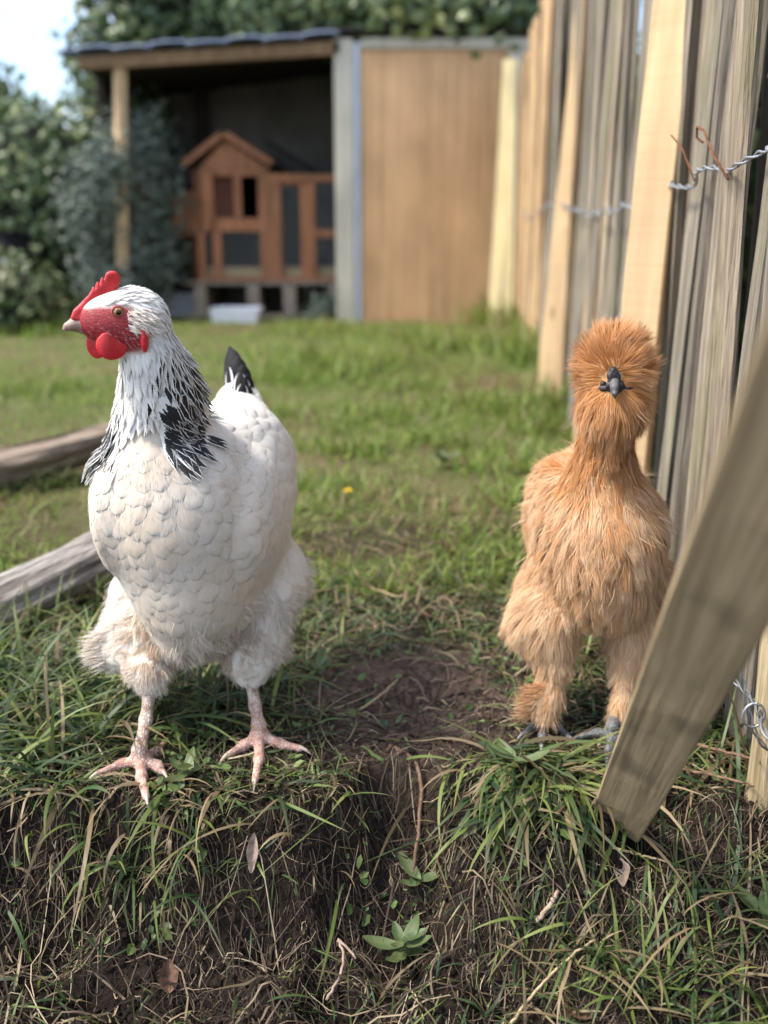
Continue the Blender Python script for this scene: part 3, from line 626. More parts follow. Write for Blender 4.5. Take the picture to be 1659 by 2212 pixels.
sbox('back_wall', (-2.0, SY + 1.35, -.05), (.9, SY + 1.45, 1.95), M_dark); sbox('side_wall', (-.30, SY + .13, -.02), (-.24, SY + 1.34, 1.74), M_dark)
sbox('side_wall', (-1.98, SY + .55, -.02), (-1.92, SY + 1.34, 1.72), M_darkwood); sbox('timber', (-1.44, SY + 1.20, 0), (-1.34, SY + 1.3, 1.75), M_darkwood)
def beam(a, b, h, d, name, mat):
    a, b = np.asarray(a), np.asarray(b); mb = MB(); V = []
    for q in (a, b):
        for dy in (0, d):
            for dz in (-h, 0): V.append(q + (0, dy, dz) - SO)
    mb.add(V, [(0, 1, 3, 2), (4, 6, 7, 5), (0, 4, 5, 1), (2, 3, 7, 6), (0, 2, 6, 4), (1, 5, 7, 3)]); return mb.build(name, mat, shed)
RA, RB = W(165, 122, SY - .02), W(722, 88, SY - .02)
beam(RA, RB + (.03, 0, 0), .075, .06, 'fascia_beam', M_shedwood)
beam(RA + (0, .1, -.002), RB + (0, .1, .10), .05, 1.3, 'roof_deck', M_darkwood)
_a, _b2 = W(262, 700, SY) * (1, 1, 0), W(256, 138, SY); MB().tube([_a + (0, .03, -.02) - SO, _b2 + (0, .03, 0) - SO], .043, 4).build('post', M_plank, shed)
us = [118, 163, 241, 321, 401, 486, 566, 650, 728]
for a, b in zip(us[:-1], us[1:]):
    p0, p1 = W(a, 116 - (a - 118) * .062, SY - .06), W(b + 5, 116 - (b + 5 - 118) * .062, SY - .06); n = 9; mb = MB(); V = []; ex = p1 - p0
    for j in (0, 1):
        for dz in (0, .012):
            for k in range(n):
                q = p0 + ex * k / (n - 1); V.append(q - SO + (0, 1.4 * j, dz + .014 * (1 - abs(2 * k / (n - 1) - 1)) ** .35 + .14 * j + .012 * ((us.index(a)) % 2)))
    F = []
    for k in range(n - 1):
        F += [(k, k + 1, n + k + 1, n + k), (2 * n + k, 3 * n + k, 3 * n + k + 1, 2 * n + k + 1), (n + k, n + k + 1, 3 * n + k + 1, 3 * n + k), (k, 2 * n + k, 2 * n + k + 1, k + 1)]
    mb.add(V, F); mb.build('roof_sheet', M_sheet, shed, True)
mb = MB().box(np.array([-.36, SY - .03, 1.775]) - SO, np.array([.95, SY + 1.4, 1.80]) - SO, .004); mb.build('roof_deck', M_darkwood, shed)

CY = 6.80
M_coop = wood('coop_wood', (.22, .088, .042), (.38, .170, .085), None, (30, 30, 3), .65, .3, .002, .18)
M_felt = plain('roof_felt', (.010, .010, .012), (.022, .022, .026), 20, .9, .4)
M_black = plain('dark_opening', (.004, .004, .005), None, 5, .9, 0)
M_hay = plain('hay', (.30, .22, .11), (.48, .38, .2), 40, .9, .8, .01)
co = W(505, 600, CY); CO = np.array([co[0], CY, co[2]])
coop = empty('chicken_coop', CO, 0, 'red brown wooden hen house with gabled roof and wired run inside the shed', 'coop')
def cpx(u, v, dy=0.): return W(u, v, CY + dy)
def cb(name, u0, v0, u1, v1, y0, y1, mat=None, par=None, bev=.003):
    a, b = W(u0, v1, CY), W(u1, v0, CY); return MB().box(np.array([a[0], CY + y0, a[2]]) - CO, np.array([b[0], CY + y1, b[2]]) - CO, bev).build(name, mat or M_coop, par or coop)
BK = .62; M_coopdark = wood('dark_coop_wood', (.07, .022, .012), (.13, .045, .025), None, (30, 30, 3), .7, .3, .002, .0)
cb('wall_board', 430, 368, 458, 500, 0, .02); cb('wall_board', 458, 368, 560, 380, 0, .02); cb('wall_board', 458, 471, 560, 500, 0, .02); cb('wall_board', 560, 368, 577, 500, 0, .02)
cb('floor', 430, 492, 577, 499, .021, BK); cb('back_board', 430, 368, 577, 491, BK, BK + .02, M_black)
sw = cb('side_board', 424, 368, 430, 500, 0, BK); cb('side_board', 577, 368, 582, 500, 0, BK)
cb('sliding_door', 459, 379, 509, 473, .045, .06, M_coopdark); cb('sliding_stile', 508, 378, 520, 474, -.012, -.001)
# gable with boards, barge boards and felt roof
ap, le, re_ = cpx(486, 297), cpx(402, 362), cpx(586, 360)
g1, g2 = cpx(424, 367), cpx(582, 367)
MB().prism([(g1[2] - CO[2], g1[0] - CO[0]), (g2[2] - CO[2], g2[0] - CO[0]), (ap[2] - CO[2] - .01, ap[0] - CO[0])], 1, 0.003, .022).build('gable_board', M_coop, coop)
def roofplane(a, b, name, mat, y0, y1, th):
    a, b = a - CO, b - CO; nrm = np.array([-(b - a)[2], 0, (b - a)[0]]); nrm = unit(nrm) * th; nrm = nrm * (1 if nrm[2] > 0 else -1); mb = MB()
    V = [(q + k * nrm) * (1, 0, 1) + (0, yy, 0) for yy in (y0, y1) for q in (a, b) for k in (0, 1)]
    mb.add(V, [(0, 1, 3, 2), (4, 6, 7, 5), (0, 4, 5, 1), (2, 3, 7, 6), (0, 2, 6, 4), (1, 5, 7, 3)]); return mb.build(name, mat, coop)
roofplane(le, ap, 'barge_board', M_coop, -.06, -.035, .04); roofplane(ap, re_, 'barge_board', M_coop, -.06, -.035, .04)
roofplane(le, ap, 'roof', M_felt, -.034, BK + .06, .028); roofplane(ap, re_, 'roof', M_felt, -.034, BK + .06, .028)
_q = roofplane(cpx(560, 296), cpx(702, 382), 'run_roof', M_felt, .26, .60, .02)
# legs and run
for (u0, u1) in ((430, 442), (462, 477), (565, 577)): cb('post', u0, 500, u1, 604, .0, .03)
cb('base_rail', 430, 598, 577, 606, -.004, .026)
cb('post', 580, 378, 591, 604, -.01, .03); cb('post', 592, 378, 605, 604, -.014, .03); cb('top_rail', 580, 376, 760, 394, -.02, .03)
cb('post', 651, 395, 665, 604, -.004, .03); cb('post', 667, 395, 680, 604, -.01, .03); cb('cross_rail', 681, 496, 760, 514, -.004, .026); cb('base_rail', 578, 598, 760, 607, -.012, .026); cb('post', 748, 395, 760, 604, -.006, .028)
cb('hay_bed', 430, 578, 760, 600, .05, .6, M_hay); cb('run_floor', 430, 601, 760, 606, .03, .62)
cb('top_rail', 606, 395, 650, 401, .0, .028)
nb = cb('nest_box', 370, 408, 423, 510, .10, .52); roofplane(cpx(362, 416), cpx(426, 392), 'nest_box_roof', M_felt, .06, .56, .02)
MB().box(cpx(420, 600, .3) - CO, cpx(424, 500, .34) - CO).build('post', M_coop, coop)
# wire mesh of the run
mb = MB()
def mesh_panel(u0, v0, u1, v1):
    a, b = W(u0, v1, CY) - CO, W(u1, v0, CY) - CO
    for x in np.arange(a[0], b[0], .03): mb.box((x, .012, a[2]), (x + .0012, .013, b[2]))
    for z in np.arange(a[2], b[2], .03): mb.box((a[0], .0135, z), (b[0], .0145, z + .0012))
for q in ((443, 500, 461, 598), (478, 500, 564, 598), (606, 402, 650, 598), (681, 395, 747, 495), (681, 515, 747, 598)): mesh_panel(*q)
mb.build('wire_mesh', M_wire, coop)
# pallet under it
M_pallet = wood('pallet_wood', (.20, .16, .12), (.36, .30, .24), None, (20, 20, 20), .9, .4, .003, .2)
zt = W(500, 607, CY)[2] - .004; pl = empty('pallet', (-.95, CY + .25, 0), 0, 'weathered wooden pallet carrying the hen house', 'pallet'); PO = np.array([-.95, CY + .25, 0])
for k in range(5): MB().box(np.array([-1.42, CY - .03 + .13 * k, zt - .022]) - PO, np.array([-.30, CY + .06 + .13 * k, zt]) - PO, .003).build('board', M_pallet, pl)
for x in (-1.36, -.98, -.72, -.40):
    MB().box(np.array([x, CY - .02, .03]) - PO, np.array([x + .09, CY + .58, zt - .023]) - PO, .004).build('block', M_pallet, pl)
MB().box(np.array([-1.42, CY - .03, .0]) - PO, np.array([-.30, CY + .08, .029]) - PO, .003).build('board', M_pallet, pl)

# trays on the grass before the shed
M_white = plain('white_plastic', (.58, .60, .66), (.68, .70, .76), 6, .45, .05)
M_grey = plain('grey_slab', (.30, .32, .37), (.42, .44, .50), 10, .7, .2)
def tray(u, v, wd, dp, h, nm, mat, label, flare=.02, wall=.012):
    c = G(u, v); b0 = [(-wd / 2, -dp / 2), (wd / 2, -dp / 2), (wd / 2, dp / 2), (-wd / 2, dp / 2)]; V = []
    for sc_, z in ((1, 0), (1 + flare * 2 / wd, h), (1 + flare * 2 / wd - wall * 2 / wd, h), (1 - wall * 2 / wd, .012)):
        V += [(x * sc_, y_ * sc_, z) for x, y_ in b0]
    F = [(3, 2, 1, 0), (12, 13, 14, 15)]
    for r in range(3): F += [(r * 4 + k, r * 4 + (k + 1) % 4, r * 4 + 4 + (k + 1) % 4, r * 4 + 4 + k) for k in range(4)]
    me = bpy.data.meshes.new(nm); me.from_pydata(V, [], F); me.materials.append(mat); o = link(bpy.data.objects.new(nm, me)); o.location = c; return tag(o, label, 'tray')
tray(513, 697, .29, .22, .10, 'basin', M_white, 'white plastic basin on the ground below the hen house')
sl = empty('paving_slab_stack', G(395, 684) + (0, .1, 0), .12, 'low grey stack of slabs beside the white basin', 'slabs')
for k in range(3): MB().box((-.21 + .01 * k, -.16, .055 * k), (.20 - .012 * k, .16, .055 * k + .05), .004).build('slab', M_grey, sl)
# dark bin at the far left with a pale panel
bn = empty('water_butt', W(38, 640, 6.3) * (1, 1, 0), 0, 'dark round water butt in front of the hedge', 'barrel')
R = [.10, .115, .125, .13, .125, .12]; Z = [0, .1, .22, .36, .5, .56]
MB().tube([(0, 0, z) for z in Z], R, 20).build('barrel', M_black, bn, True); MB().tube([(0, 0, .562), (0, 0, .585)], .13, 20).build('lid', M_black, bn)
pa = W(6, 640, 6.1) * (1, 1, 0); tag(MB().box(pa + (-.12, 0, -.02), pa + (.05, .03, .42), .004).build('panel', M_grey, None), 'pale grey sheet standing at the edge of the picture by the dark water butt', 'panel')

# foliage ----------------------------------------------------------
def leaf_mat(name, stops, rough=.38, tr=.25):
    m, t, p, o = newmat(name); a, b, r, d = attrn(t); col = ramp(t, r, stops)
    t.links.new(col, p.inputs['Base Color']); p.inputs['Roughness'].default_value = rough; p.inputs['Specular IOR Level'].default_value = .5; translucent(t, p, o, col, tr); return m
M_ivy = leaf_mat('ivy_leaf', [(0, (.032, .060, .028)), (.45, (.080, .125, .050)), (.8, (.165, .21, .080)), (1, (.30, .32, .13))])
M_shrub = leaf_mat('shrub_leaf', [(0, (.055, .080, .062)), (.5, (.11, .145, .115)), (1, (.21, .25, .20))], .42)
M_hazel = leaf_mat('plant_leaf', [(0, (.05, .09, .025)), (.5, (.11, .15, .05)), (1, (.26, .26, .14))])
M_bark = wood('bark', (.05, .038, .028), (.13, .10, .075), None, (20, 20, 4), .9, .8, .006, .1)
def leafcloud(P, N, L, Wd, curl=.2):
    """five-point leaves: stalk, two flanks, shoulders, tip"""
    n = len(P); N = unit(N + rng.normal(0, .45, (n, 3))); D = unit(np.cross(N, rng.normal(0, 1, (n, 3)))); D = unit(D + np.array([0, 0, -.5])); N = unit(N - D * np.sum(N * D, 1, keepdims=True)); B = np.cross(N, D)
    L = np.broadcast_to(L, (n,))[:, None]; Wd = np.broadcast_to(Wd, (n,))[:, None]
    V = np.stack([P, P + D * L * .35 + B * Wd * .5 - N * L * .08, P + D * L * .5 + N * L * curl * .3, P + D * L * .35 - B * Wd * .5 - N * L * .08, P + D * L - N * L * .12], 1)
    F = (np.arange(n)[:, None, None] * 5 + np.array([[0, 1, 2], [0, 2, 3], [1, 4, 2], [2, 4, 3]])[None]).reshape(-1, 3)
    at = np.zeros((n, 5, 4)); at[..., 2] = np.clip(rng.random(n) * .7 + .6 * (vnoise(P * 5, 21) - .25), 0, 1)[:, None]; return V.reshape(-1, 3), F, at.reshape(-1, 4)
def bushy(name, sdf, n, L, Wd, mat, label, cat_, jit=.06, stem=None, core=.05, seed=0, rough=.10):
    lo, hi = sdf.bounds(); f = lambda P: sdf(P) + rough * 2 * fbm(P * 3.2, 3, 30 + seed)
    V, Q = surface_nets(f, lo - .1, hi + .1, .05); e = empty(name, ((lo[0] + hi[0]) / 2, (lo[1] + hi[1]) / 2, 0), 0, label, cat_); O = np.array(e.location)
    P = sample_surface(V, Q, n); g = sdf.grad(P); P = P + g * (rng.normal(0, jit, (n, 1)) - .02)
    k = P[:, 2] > .01; P, g = P[k], g[k]; A = leafcloud(P - O, g, U(.6, 1.2, len(P)) * L, U(.7, 1.2, len(P)) * Wd)
    np_mesh('foliage', A[0], A[1], mat, e, A[2], smooth=False)['kind'] = 'stuff'
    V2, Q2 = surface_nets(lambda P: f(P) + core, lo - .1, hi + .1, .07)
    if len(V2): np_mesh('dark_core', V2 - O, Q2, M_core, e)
    if stem is not None:
        for s in stem: MB().tube(np.asarray(s[0]) - O, s[1], 8).build('stem', M_bark, e, True)
    return e
M_core = plain('foliage_core_shade', (.012, .016, .010), (.03, .032, .02), 9, .95, .6, .02)  # solid mass added inside foliage to block light, inner shade put in its colour
E = lambda S, c, r: S.ell(c, r)
S = Sdf(.25); 
for c, r in (((-3.4, 7.2, .6), (.9, .8, .75)), ((-2.55, 7.3, .75), (.55, .7, .75)), ((-2.1, 7.35, .65), (.42, .5, .8)), ((-4.6, 7.6, .8), (1., .9, .9)), ((-1.98, 7.5, 1.35), (.34, .5, .5))): E(S, np.array(c), r)
bushy('hedge', S, 9000, .085, .075, M_ivy, 'dark ivy covered hedge left of the open shed bay', 'hedge', core=.10, seed=1)
S = Sdf(.3)
for c, r in (((-1.75, 8.2, 2.6), (.62, .5, .75)), ((-.9, 8.2, 2.42), (.8, .5, .55)), ((.1, 8.15, 2.45), (.8, .5, .52)), ((1.1, 8.1, 2.5), (.9, .5, .62)), ((-.2, 8.3, 3.1), (1.9, .5, .6)), ((-2.15, 7.8, 1.95), (.22, .35, .32)), ((-1.7, 8.1, 3.2), (.75, .5, .5)), ((.05, 6.95, 2.06), (.5, .35, .22)), ((.75, 6.9, 2.08), (.5, .35, .25)), ((-.55, 7.2, 2.12), (.5, .4, .2)), ((-.1, 6.52, 1.93), (.32, .2, .10)), ((.35, 6.50, 1.93), (.38, .2, .13)), ((.85, 6.50, 1.92), (.3, .2, .14))): E(S, np.array(c), r)
bushy('ivy', S, 13000, .10, .09, M_ivy, 'ivy thicket growing over the wall above the shed roof', 'ivy', core=.10, seed=2, stem=[(((-1.4, 8.25, 0), (-1.35, 8.2, 1.4), (-1.3, 8.2, 2.6)), (.10, .08, .06))])
S = Sdf(.15); c = W(270, 470, 6.12); 
for (u, v), r in (((250, 360), (.19, .12, .22)), ((310, 320), (.13, .1, .15)), ((305, 450), (.22, .14, .26)), ((205, 470), (.18, .14, .28)), ((275, 570), (.26, .15, .20)), ((335, 560), (.13, .12, .18))): E(S, W(u, v, 6.64 if u > 240 else 6.4), r)
E(S, W(250, 345, 6.29), (.08, .05, .07)); E(S, W(262, 610, 6.28), (.2, .08, .08))
sb_ = W(275, 640, 6.5) * (1, 1, 0)
bushy('shrub', S, 5200, .065, .032, M_shrub, 'grey green leafed shrub growing round the shed post', 'shrub', core=.13, jit=.09, seed=3, rough=.20, stem=[((sb_, sb_ + (.03, .02, .5), sb_ + (-.02, .0, 1.0)), (.02, .015, .008)), ((sb_ + (.02, 0, 0), sb_ + (.12, 0, .4), sb_ + (.16, .0, .9)), (.016, .012, .006))])
S = Sdf(.4)
for (u, v), r in (((20, 655), (.15, .14, .11)), ((60, 664), (.13, .12, .08)), ((-25, 658), (.15, .15, .11))): E(S, W(u, v, 5.6), r)
bushy('low_plant', S, 800, .07, .05, M_hazel, 'low yellowish green plant in front of the dark water butt', 'plant', core=.05, seed=4)
S = Sdf(.3); E(S, G(722, 694) + (0, .1, .05), (.20, .12, .10))
bushy('low_plant', S, 500, .06, .03, M_shrub, 'small dark plant at the foot of the grey pillar', 'plant', core=.04, seed=5)
S = Sdf(.3); E(S, np.array((-6.6, 15, 1.5)), (1.4, 1., 2.3)); E(S, np.array((-8.2, 15.5, 1.5)), (1.6, 1., 2.0))
bushy('tree', S, 1500, .2, .16, M_ivy, 'dark far tree top beyond the hedge at the picture edge', 'tree', core=.2, seed=6, stem=[(((-6.8, 15, 0), (-6.7, 15, 1.6)), (.2, .14))])
S = Sdf(.3)
for yy in np.arange(.3, 6.4, .8): E(S, np.array((fx_(yy) + .75, yy, .75)), (.42, .6, .85))
bushy('hedge', S, 4500, .10, .08, M_ivy, 'shaded hedge behind the pale fence', 'hedge', core=.10, seed=7)

# logs -------------------------------------------------------------
M_log = wood('grey_log', (.085, .070, .062), (.27, .235, .21), (.52, .48, .43), (130, 130, 11), .9, 1., .012, .0, .0, .8)
M_split = wood('split_log', (.11, .08, .06), (.30, .23, .175), (.50, .42, .33), (110, 110, 9), .9, 1., .012, .0, .0, .8)
def log(a, b, ra, rb, mat, label, split=False, seed=3):
    a, b = np.asarray(a, float), np.asarray(b, float); T = unit(b - a); X = unit(np.cross([0, 0, 1.], T)); Y = np.cross(T, X); m = 90; n = 64; rs = np.random.default_rng(seed); V = []; Ln = np.linalg.norm(b - a)
    th = np.arange(n) * 2 * math.pi / n
    for k in range(m):
        z = k / (m - 1); r = ra + (rb - ra) * z
        q = np.stack([np.cos(th) * 3, np.sin(th) * 3, np.full(n, z * 2.2)], -1); rr = r * (1 + .62 * fbm(q, 3, seed) + .40 * fbm(q * (2.4, 2.4, .8), 3, seed + 5) + .10 * fbm(q * (9, 9, 2.), 2, seed + 6))
        x_, y_ = np.cos(th) * rr, np.sin(th) * rr
        if split: y_ = np.minimum(y_, r * (.28 + .16 * np.cos(th * 2) + .12 * (vnoise(q * (2.2, 2.2, .4), seed) - .5)))
        for j in range(n): V.append((x_[j], y_[j], z * Ln))
    F = [(k * n + q, k * n + (q + 1) % n, (k + 1) * n + (q + 1) % n, (k + 1) * n + q) for k in range(m - 1) for q in range(n)] + [tuple(range(n - 1, -1, -1)), tuple(range((m - 1) * n, m * n))]
    me = bpy.data.meshes.new('log'); me.from_pydata(V, [], F); me.materials.append(mat)
    for p_ in me.polygons: p_.use_smooth = True
    o = link(bpy.data.objects.new('log', me)); M = Matrix(np.stack([X, Y, T], 1).tolist()).to_4x4(); M.translation = a.tolist(); o.matrix_world = M; return tag(o, label, 'log')
a, b = W(-190, 1405, 1.02), W(330, 1150, 1.30); log(a, b, .040, .036, M_log, 'round grey weathered log lying just behind the white hen', False, 3)
a, b = W(-170, 1045, 1.72), W(300, 925, 2.05); log(a, b, .052, .044, M_split, 'split brown log lying in the grass farther back than the grey log', True, 8)
# ================================================================== WHITE HEN
def z2d(x, y): return 115.2 + x * .3472, 547 + y * .3472
HY = .80
HC = W(292, 680, HY); HF = unit([-.955, -.295, 0]); HS = np.array([.295, -.955, 0]); HS = unit(HS); HU = np.array([0, 0, 1.]); PPM = 2580.
def hd(u, v, a=0.):
    return HC + HF * ((292 - u) / PPM / .955) + HU * ((680 - v) / PPM) + HS * a + 0 * HF
HR = np.stack([HF, HS, HU])                      # rows: local axes
hen = empty('white_hen', (-.20, .80, 0), 0, 'white hen with black laced neck feathers and red comb standing on the turf', 'hen')
HO = np.array([-.20, .80, 0.])
# body without legs
hs = Sdf(.016)
hs.ell(W(402, 1110, .870), (.076, .104, .097))
hs.ell(W(345, 1075, .845), (.050, .070, .082))
hs.ell(W(430, 1235, .862), (.063, .088, .072))
hs.ell(W(500, 1030, .950), (.062, .090, .078))
hs.cone(W(512, 985, .98), .060, W(516, 880, 1.045), .026)
hs.ell(W(600, 1250, .935), (.030, .055, .042))
hs.ell(W(560, 1110, .905), (.030, .10, .066))
hs.ell(W(272, 1080, .86), (.022, .08, .06))
# neck
hs.chain([(W(350, 1010, .855), .043), (W(342, 930, .842), .035), (W(338, 850, .826), .028), (W(325, 770, .812), .0215), (W(305, 705, .803), .0195)])
hs.chain([(W(372, 960, .86), .030), (W(396, 880, .85), .016), (W(374, 800, .83), .014)])
# head
hd_c = hd(283, 678); hs.ell(hd_c, (.027, .0175, .0215), HR); hs.ell(hd(245, 690), (.020, .0125, .0165), HR); hs.ell(hd(268, 706), (.020, .013, .014), HR); hs.ell(hd(222, 690), (.017, .0088, .0125), HR)
# thighs
LT = [(W(315, 1280, .895), .034), (W(300, 1375, .868), .032), (W(322, 1455, .822), .015), (W(325, 1482, .815), .0085)]
RT = [(W(545, 1290, .890), .044), (W(545, 1390, .865), .031), (W(541, 1440, .845), .013), (W(541, 1466, .842), .0085)]
hs.chain(LT); hs.chain(RT)
hs.cone(W(250, 1400, .855), .018, W(330, 1370, .855), .03)
hs.ell(W(420, 1340, .865), (.045, .06, .028))
V, Q = surface_nets(hs, *hs.bounds(), .0042); V = hs.snap(V, 0, 1)
# face mask in head space
def headuv(P): L = (P - HC) @ HR.T; return 292 - L[:, 0] * PPM * .955, 680 - L[:, 2] * PPM, L[:, 1]
def inpoly(u, v, poly):
    r = np.zeros(u.shape, bool); n = len(poly)
    for i in range(n):
        (x1, y1), (x2, y2) = poly[i], poly[(i + 1) % n]; c = ((y1 > v) != (y2 > v)) & (u < (x2 - x1) * (v - y1) / (y2 - y1 + 1e-12) + x1); r ^= c
    return r
def polydist(u, v, poly):
    d = np.full(u.shape, 1e9); n = len(poly)
    for i in range(n):
        a, b = np.array(poly[i], float), np.array(poly[(i + 1) % n], float); ab = b - a; t = np.clip(((u - a[0]) * ab[0] + (v - a[1]) * ab[1]) / max(ab @ ab, 1e-9), 0, 1)
        d = np.minimum(d, np.hypot(u - a[0] - t * ab[0], v - a[1] - t * ab[1]))
    return np.where(inpoly(u, v, poly), -d, d)
FACE = [z2d(*q) for q in ((120, 340), (190, 330), (270, 335), (300, 318), (350, 328), (400, 312), (460, 325), (520, 360), (560, 380), (600, 400), (600, 450), (575, 520), (540, 580), (510, 610), (470, 605), (420, 600), (340, 560), (250, 545), (100, 545))]
COMB = [z2d(*q) for q in ((140, 395), (158, 350), (205, 305), (250, 258), (272, 228), (280, 202), (290, 222), (300, 192), (308, 172), (318, 196), (328, 160), (338, 150), (346, 172), (354, 140), (366, 122), (392, 113), (420, 120), (437, 145), (436, 180), (425, 205), (405, 236), (352, 276), (312, 318), (276, 362), (225, 410), (170, 415))]
u_, v_, a_ = headuv(V); face = np.clip(.5 - polydist(u_, v_, FACE) / 8, 0, 1) * (V[:, 2] > .36)
A = np.zeros((len(V), 4)); A[:, 0] = face; A[:, 3] = 1
M_hbody, t, p, o = newmat('hen_down_and_face'); a, b, r, d = attrn(t); v = coords(t, rand=False)
wr = noise(t, coords(t, (1, 1, 2.2), rand=False), 420., 4, .6, .8)
red = mixc(t, ramp(t, wr, [(.35, 0.), (.65, 1.)]), (.16, .008, .014), (.46, .030, .036))
col = mixc(t, a, ramp(t, noise(t, v, 60., 3), [(.3, (.62, .56, .48)), (.7, (.78, .75, .70))]), red)
t.links.new(col, p.inputs['Base Color']); p.inputs['Roughness'].default_value = .55; p.inputs['Subsurface Weight'].default_value = .12; p.inputs['Subsurface Radius'].default_value = (.006, .002, .001); p.inputs['Subsurface Scale'].default_value = 1.
bump(t, p, wr, .7, .0012)
np_mesh('body', V - HO, Q, M_hbody, hen, A)

# plumage -----------------------------------------------------------
M_feather, t, p, o = newmat('white_feather'); a, b, r, d = attrn(t); v = coords(t, rand=False)
st = noise(t, v, 16., 3); sep = nn(t, 'SeparateXYZ'); t.links.new(nn(t, 'TexCoord').outputs['Object'], sep.inputs[0])
front = math_(t, 'MULTIPLY_ADD', sep.outputs[1], -7., .75, True)          # buff staining sits on the breast, not on the back
stain = math_(t, 'MULTIPLY', ramp(t, st, [(.34, .34), (.66, 1.)]), front)
stain = math_(t, 'MULTIPLY', stain, math_(t, 'MULTIPLY_ADD', a, -.2, 1.0))
white = mixc(t, math_(t, 'MULTIPLY', r, .35), (.78, .74, .67), (.83, .805, .765))
rim = math_(t, 'MULTIPLY', math_(t, 'SUBTRACT', a, .86), 7., clamp=True); stain = math_(t, 'MULTIPLY', stain, math_(t, 'MULTIPLY_ADD', rim, -.7, 1.)); col = mixc(t, stain, white, (.63, .485, .34))
vane = math_(t, 'SINE', math_(t, 'MULTIPLY', math_(t, 'ADD', math_(t, 'MULTIPLY', a, 46.), math_(t, 'MULTIPLY', math_(t, 'ABSOLUTE', math_(t, 'SUBTRACT', b, .5)), -50.)), 1.))
t.links.new(col, p.inputs['Base Color']); p.inputs['Roughness'].default_value = .62; p.inputs['Specular IOR Level'].default_value = .22; p.inputs['Sheen Weight'].default_value = .15
bump(t, p, vane, .07, .0005); translucent(t, p, o, col, .22)
guides = [(W(330, 1080, .77), (-.05, 0, -1)), (W(420, 1150, .76), (.15, .1, -1)), (W(230, 1100, .82), (-.15, .25, -1)), (W(400, 1300, .78), (.1, .45, -1)), (W(560, 1150, .86), (.30, .65, -.55)), (W(620, 1100, .9), (.1, .9, -.35)),
          (W(480, 960, .90), (.35, .9, -.05)), (W(560, 950, .93), (.25, .95, -.1)), (W(520, 900, 1.0), (.0, .6, .6)), (W(505, 830, 1.02), (0, .4, .9)), (W(600, 1250, .95), (.1, .6, -.8)), (W(450, 1010, .80), (.4, .5, -.65)), (W(520, 1060, .82), (.5, .6, -.55)),
          (W(330, 1370, .82), (0, 0, -1)), (W(545, 1390, .83), (0, 0, -1)), (W(300, 900, .79), (-.05, 0, -1)), (W(240, 1000, .84), (-.15, .1, -1)), (W(470, 1380, .83), (.2, .3, -1)), (W(250, 1420, .83), (-.8, .2, -.5)), (W(400, 820, .84), (.55, .3, -.8)), (W(440, 900, .86), (.65, .3, -.75)), (W(330, 800, .785), (.05, 0, -1)), (W(250, 850, .80), (-.1, .05, -1)), (W(420, 930, .80), (.5, 0, -.85)), (W(370, 880, .785), (.3, 0, -1)),
          (hd(240, 640), -HF + .3 * HU), (hd(300, 622), -HF), (hd(345, 640), -HF - .5 * HU), (hd(385, 690), (.55, .2, -.8)), (hd(320, 740), (.2, 0, -1)), (hd(270, 760), (.05, 0, -1)), (hd(310, 690, .015), -HF - .6 * HU), (hd(300, 690, -.015), -HF - .6 * HU)]
P = sample_surface(V, Q, 26000); N = hs.grad(P); u_, v_, a_ = headuv(P)
fd = np.where(P[:, 2] > .36, polydist(u_, v_, FACE), 99)
zf = 1106 - FPX * ((P[:, 1]) * _st + (P[:, 2] - CAM[2]) * _ct) / (P[:, 1] * _ct - (P[:, 2] - CAM[2]) * _st)
xf = 829.5 + FPX * P[:, 0] / (P[:, 1] * _ct - (P[:, 2] - CAM[2]) * _st)
neckd = np.min([np.where(True, np.linalg.norm(P - c, axis=1) - r, 0) for c, r in ((W(340, 900, .842), .055), (W(338, 830, .826), .045), (W(322, 760, .812), .036), (W(395, 870, .85), .035), (W(300, 690, .803), .04), (W(375, 935, .85), .036))], 0)
isneck = (neckd < 0) & (P[:, 2] > .235) & ~((np.abs(xf - 312) < 42) & (zf > 885) & (P[:, 1] < .85)) & (xf < 418) & (xf < 418 - (zf - 930) * .9)
headz = sstep(.36, .40, P[:, 2])
rad = np.where(isneck, .0044 - .0020 * headz, np.where(P[:, 1] < .86, .0078 + .0036 * vnoise(P * 30, 44), .0105))
fluff = (P[:, 2] < .155) & (P[:, 1] < .95)
rad = np.where(fluff, .0065, rad)
shank = P[:, 2] < .072
fcb = np.where(P[:, 2] > .40, polydist(u_, v_, COMB), 99); ok = (fd > 3) & (fcb > 1.5) & ~shank; P, N, rad, isneck, fluff, headz = P[ok], N[ok], rad[ok], isneck[ok], fluff[ok], headz[ok]
kp = poisson(P, rad); P, N, isneck, fluff, headz = P[kp], N[kp], isneck[kp], fluff[kp], headz[kp]
D = flow(P, guides, N); D = rot_about(D, N, rng.normal(0, .17, len(P)))
b = ~isneck; n = b.sum(); back = sstep(.84, .92, P[b][:, 1]); fl = fluff[b] * 1.
_f = feathers(P[b], D[b], N[b], (.025 + .010 * back) * U(.8, 1.2, n), (.0205 + .009 * back) * U(.8, 1.25, n) * (1 - .25 * fl), wround, hs, h0=.0003, lift=(U(.0014, .0026, n) + .0020 * back + .0012 * fl) * np.where(rng.random(n) < .05, 1.6, 1.), camber=.0009 + .0014 * back, tip=.55, conform=.96, rows=10)
np_mesh('plumage', _f[0] - HO, _f[1], M_feather, hen, _f[2])['kind'] = 'stuff'

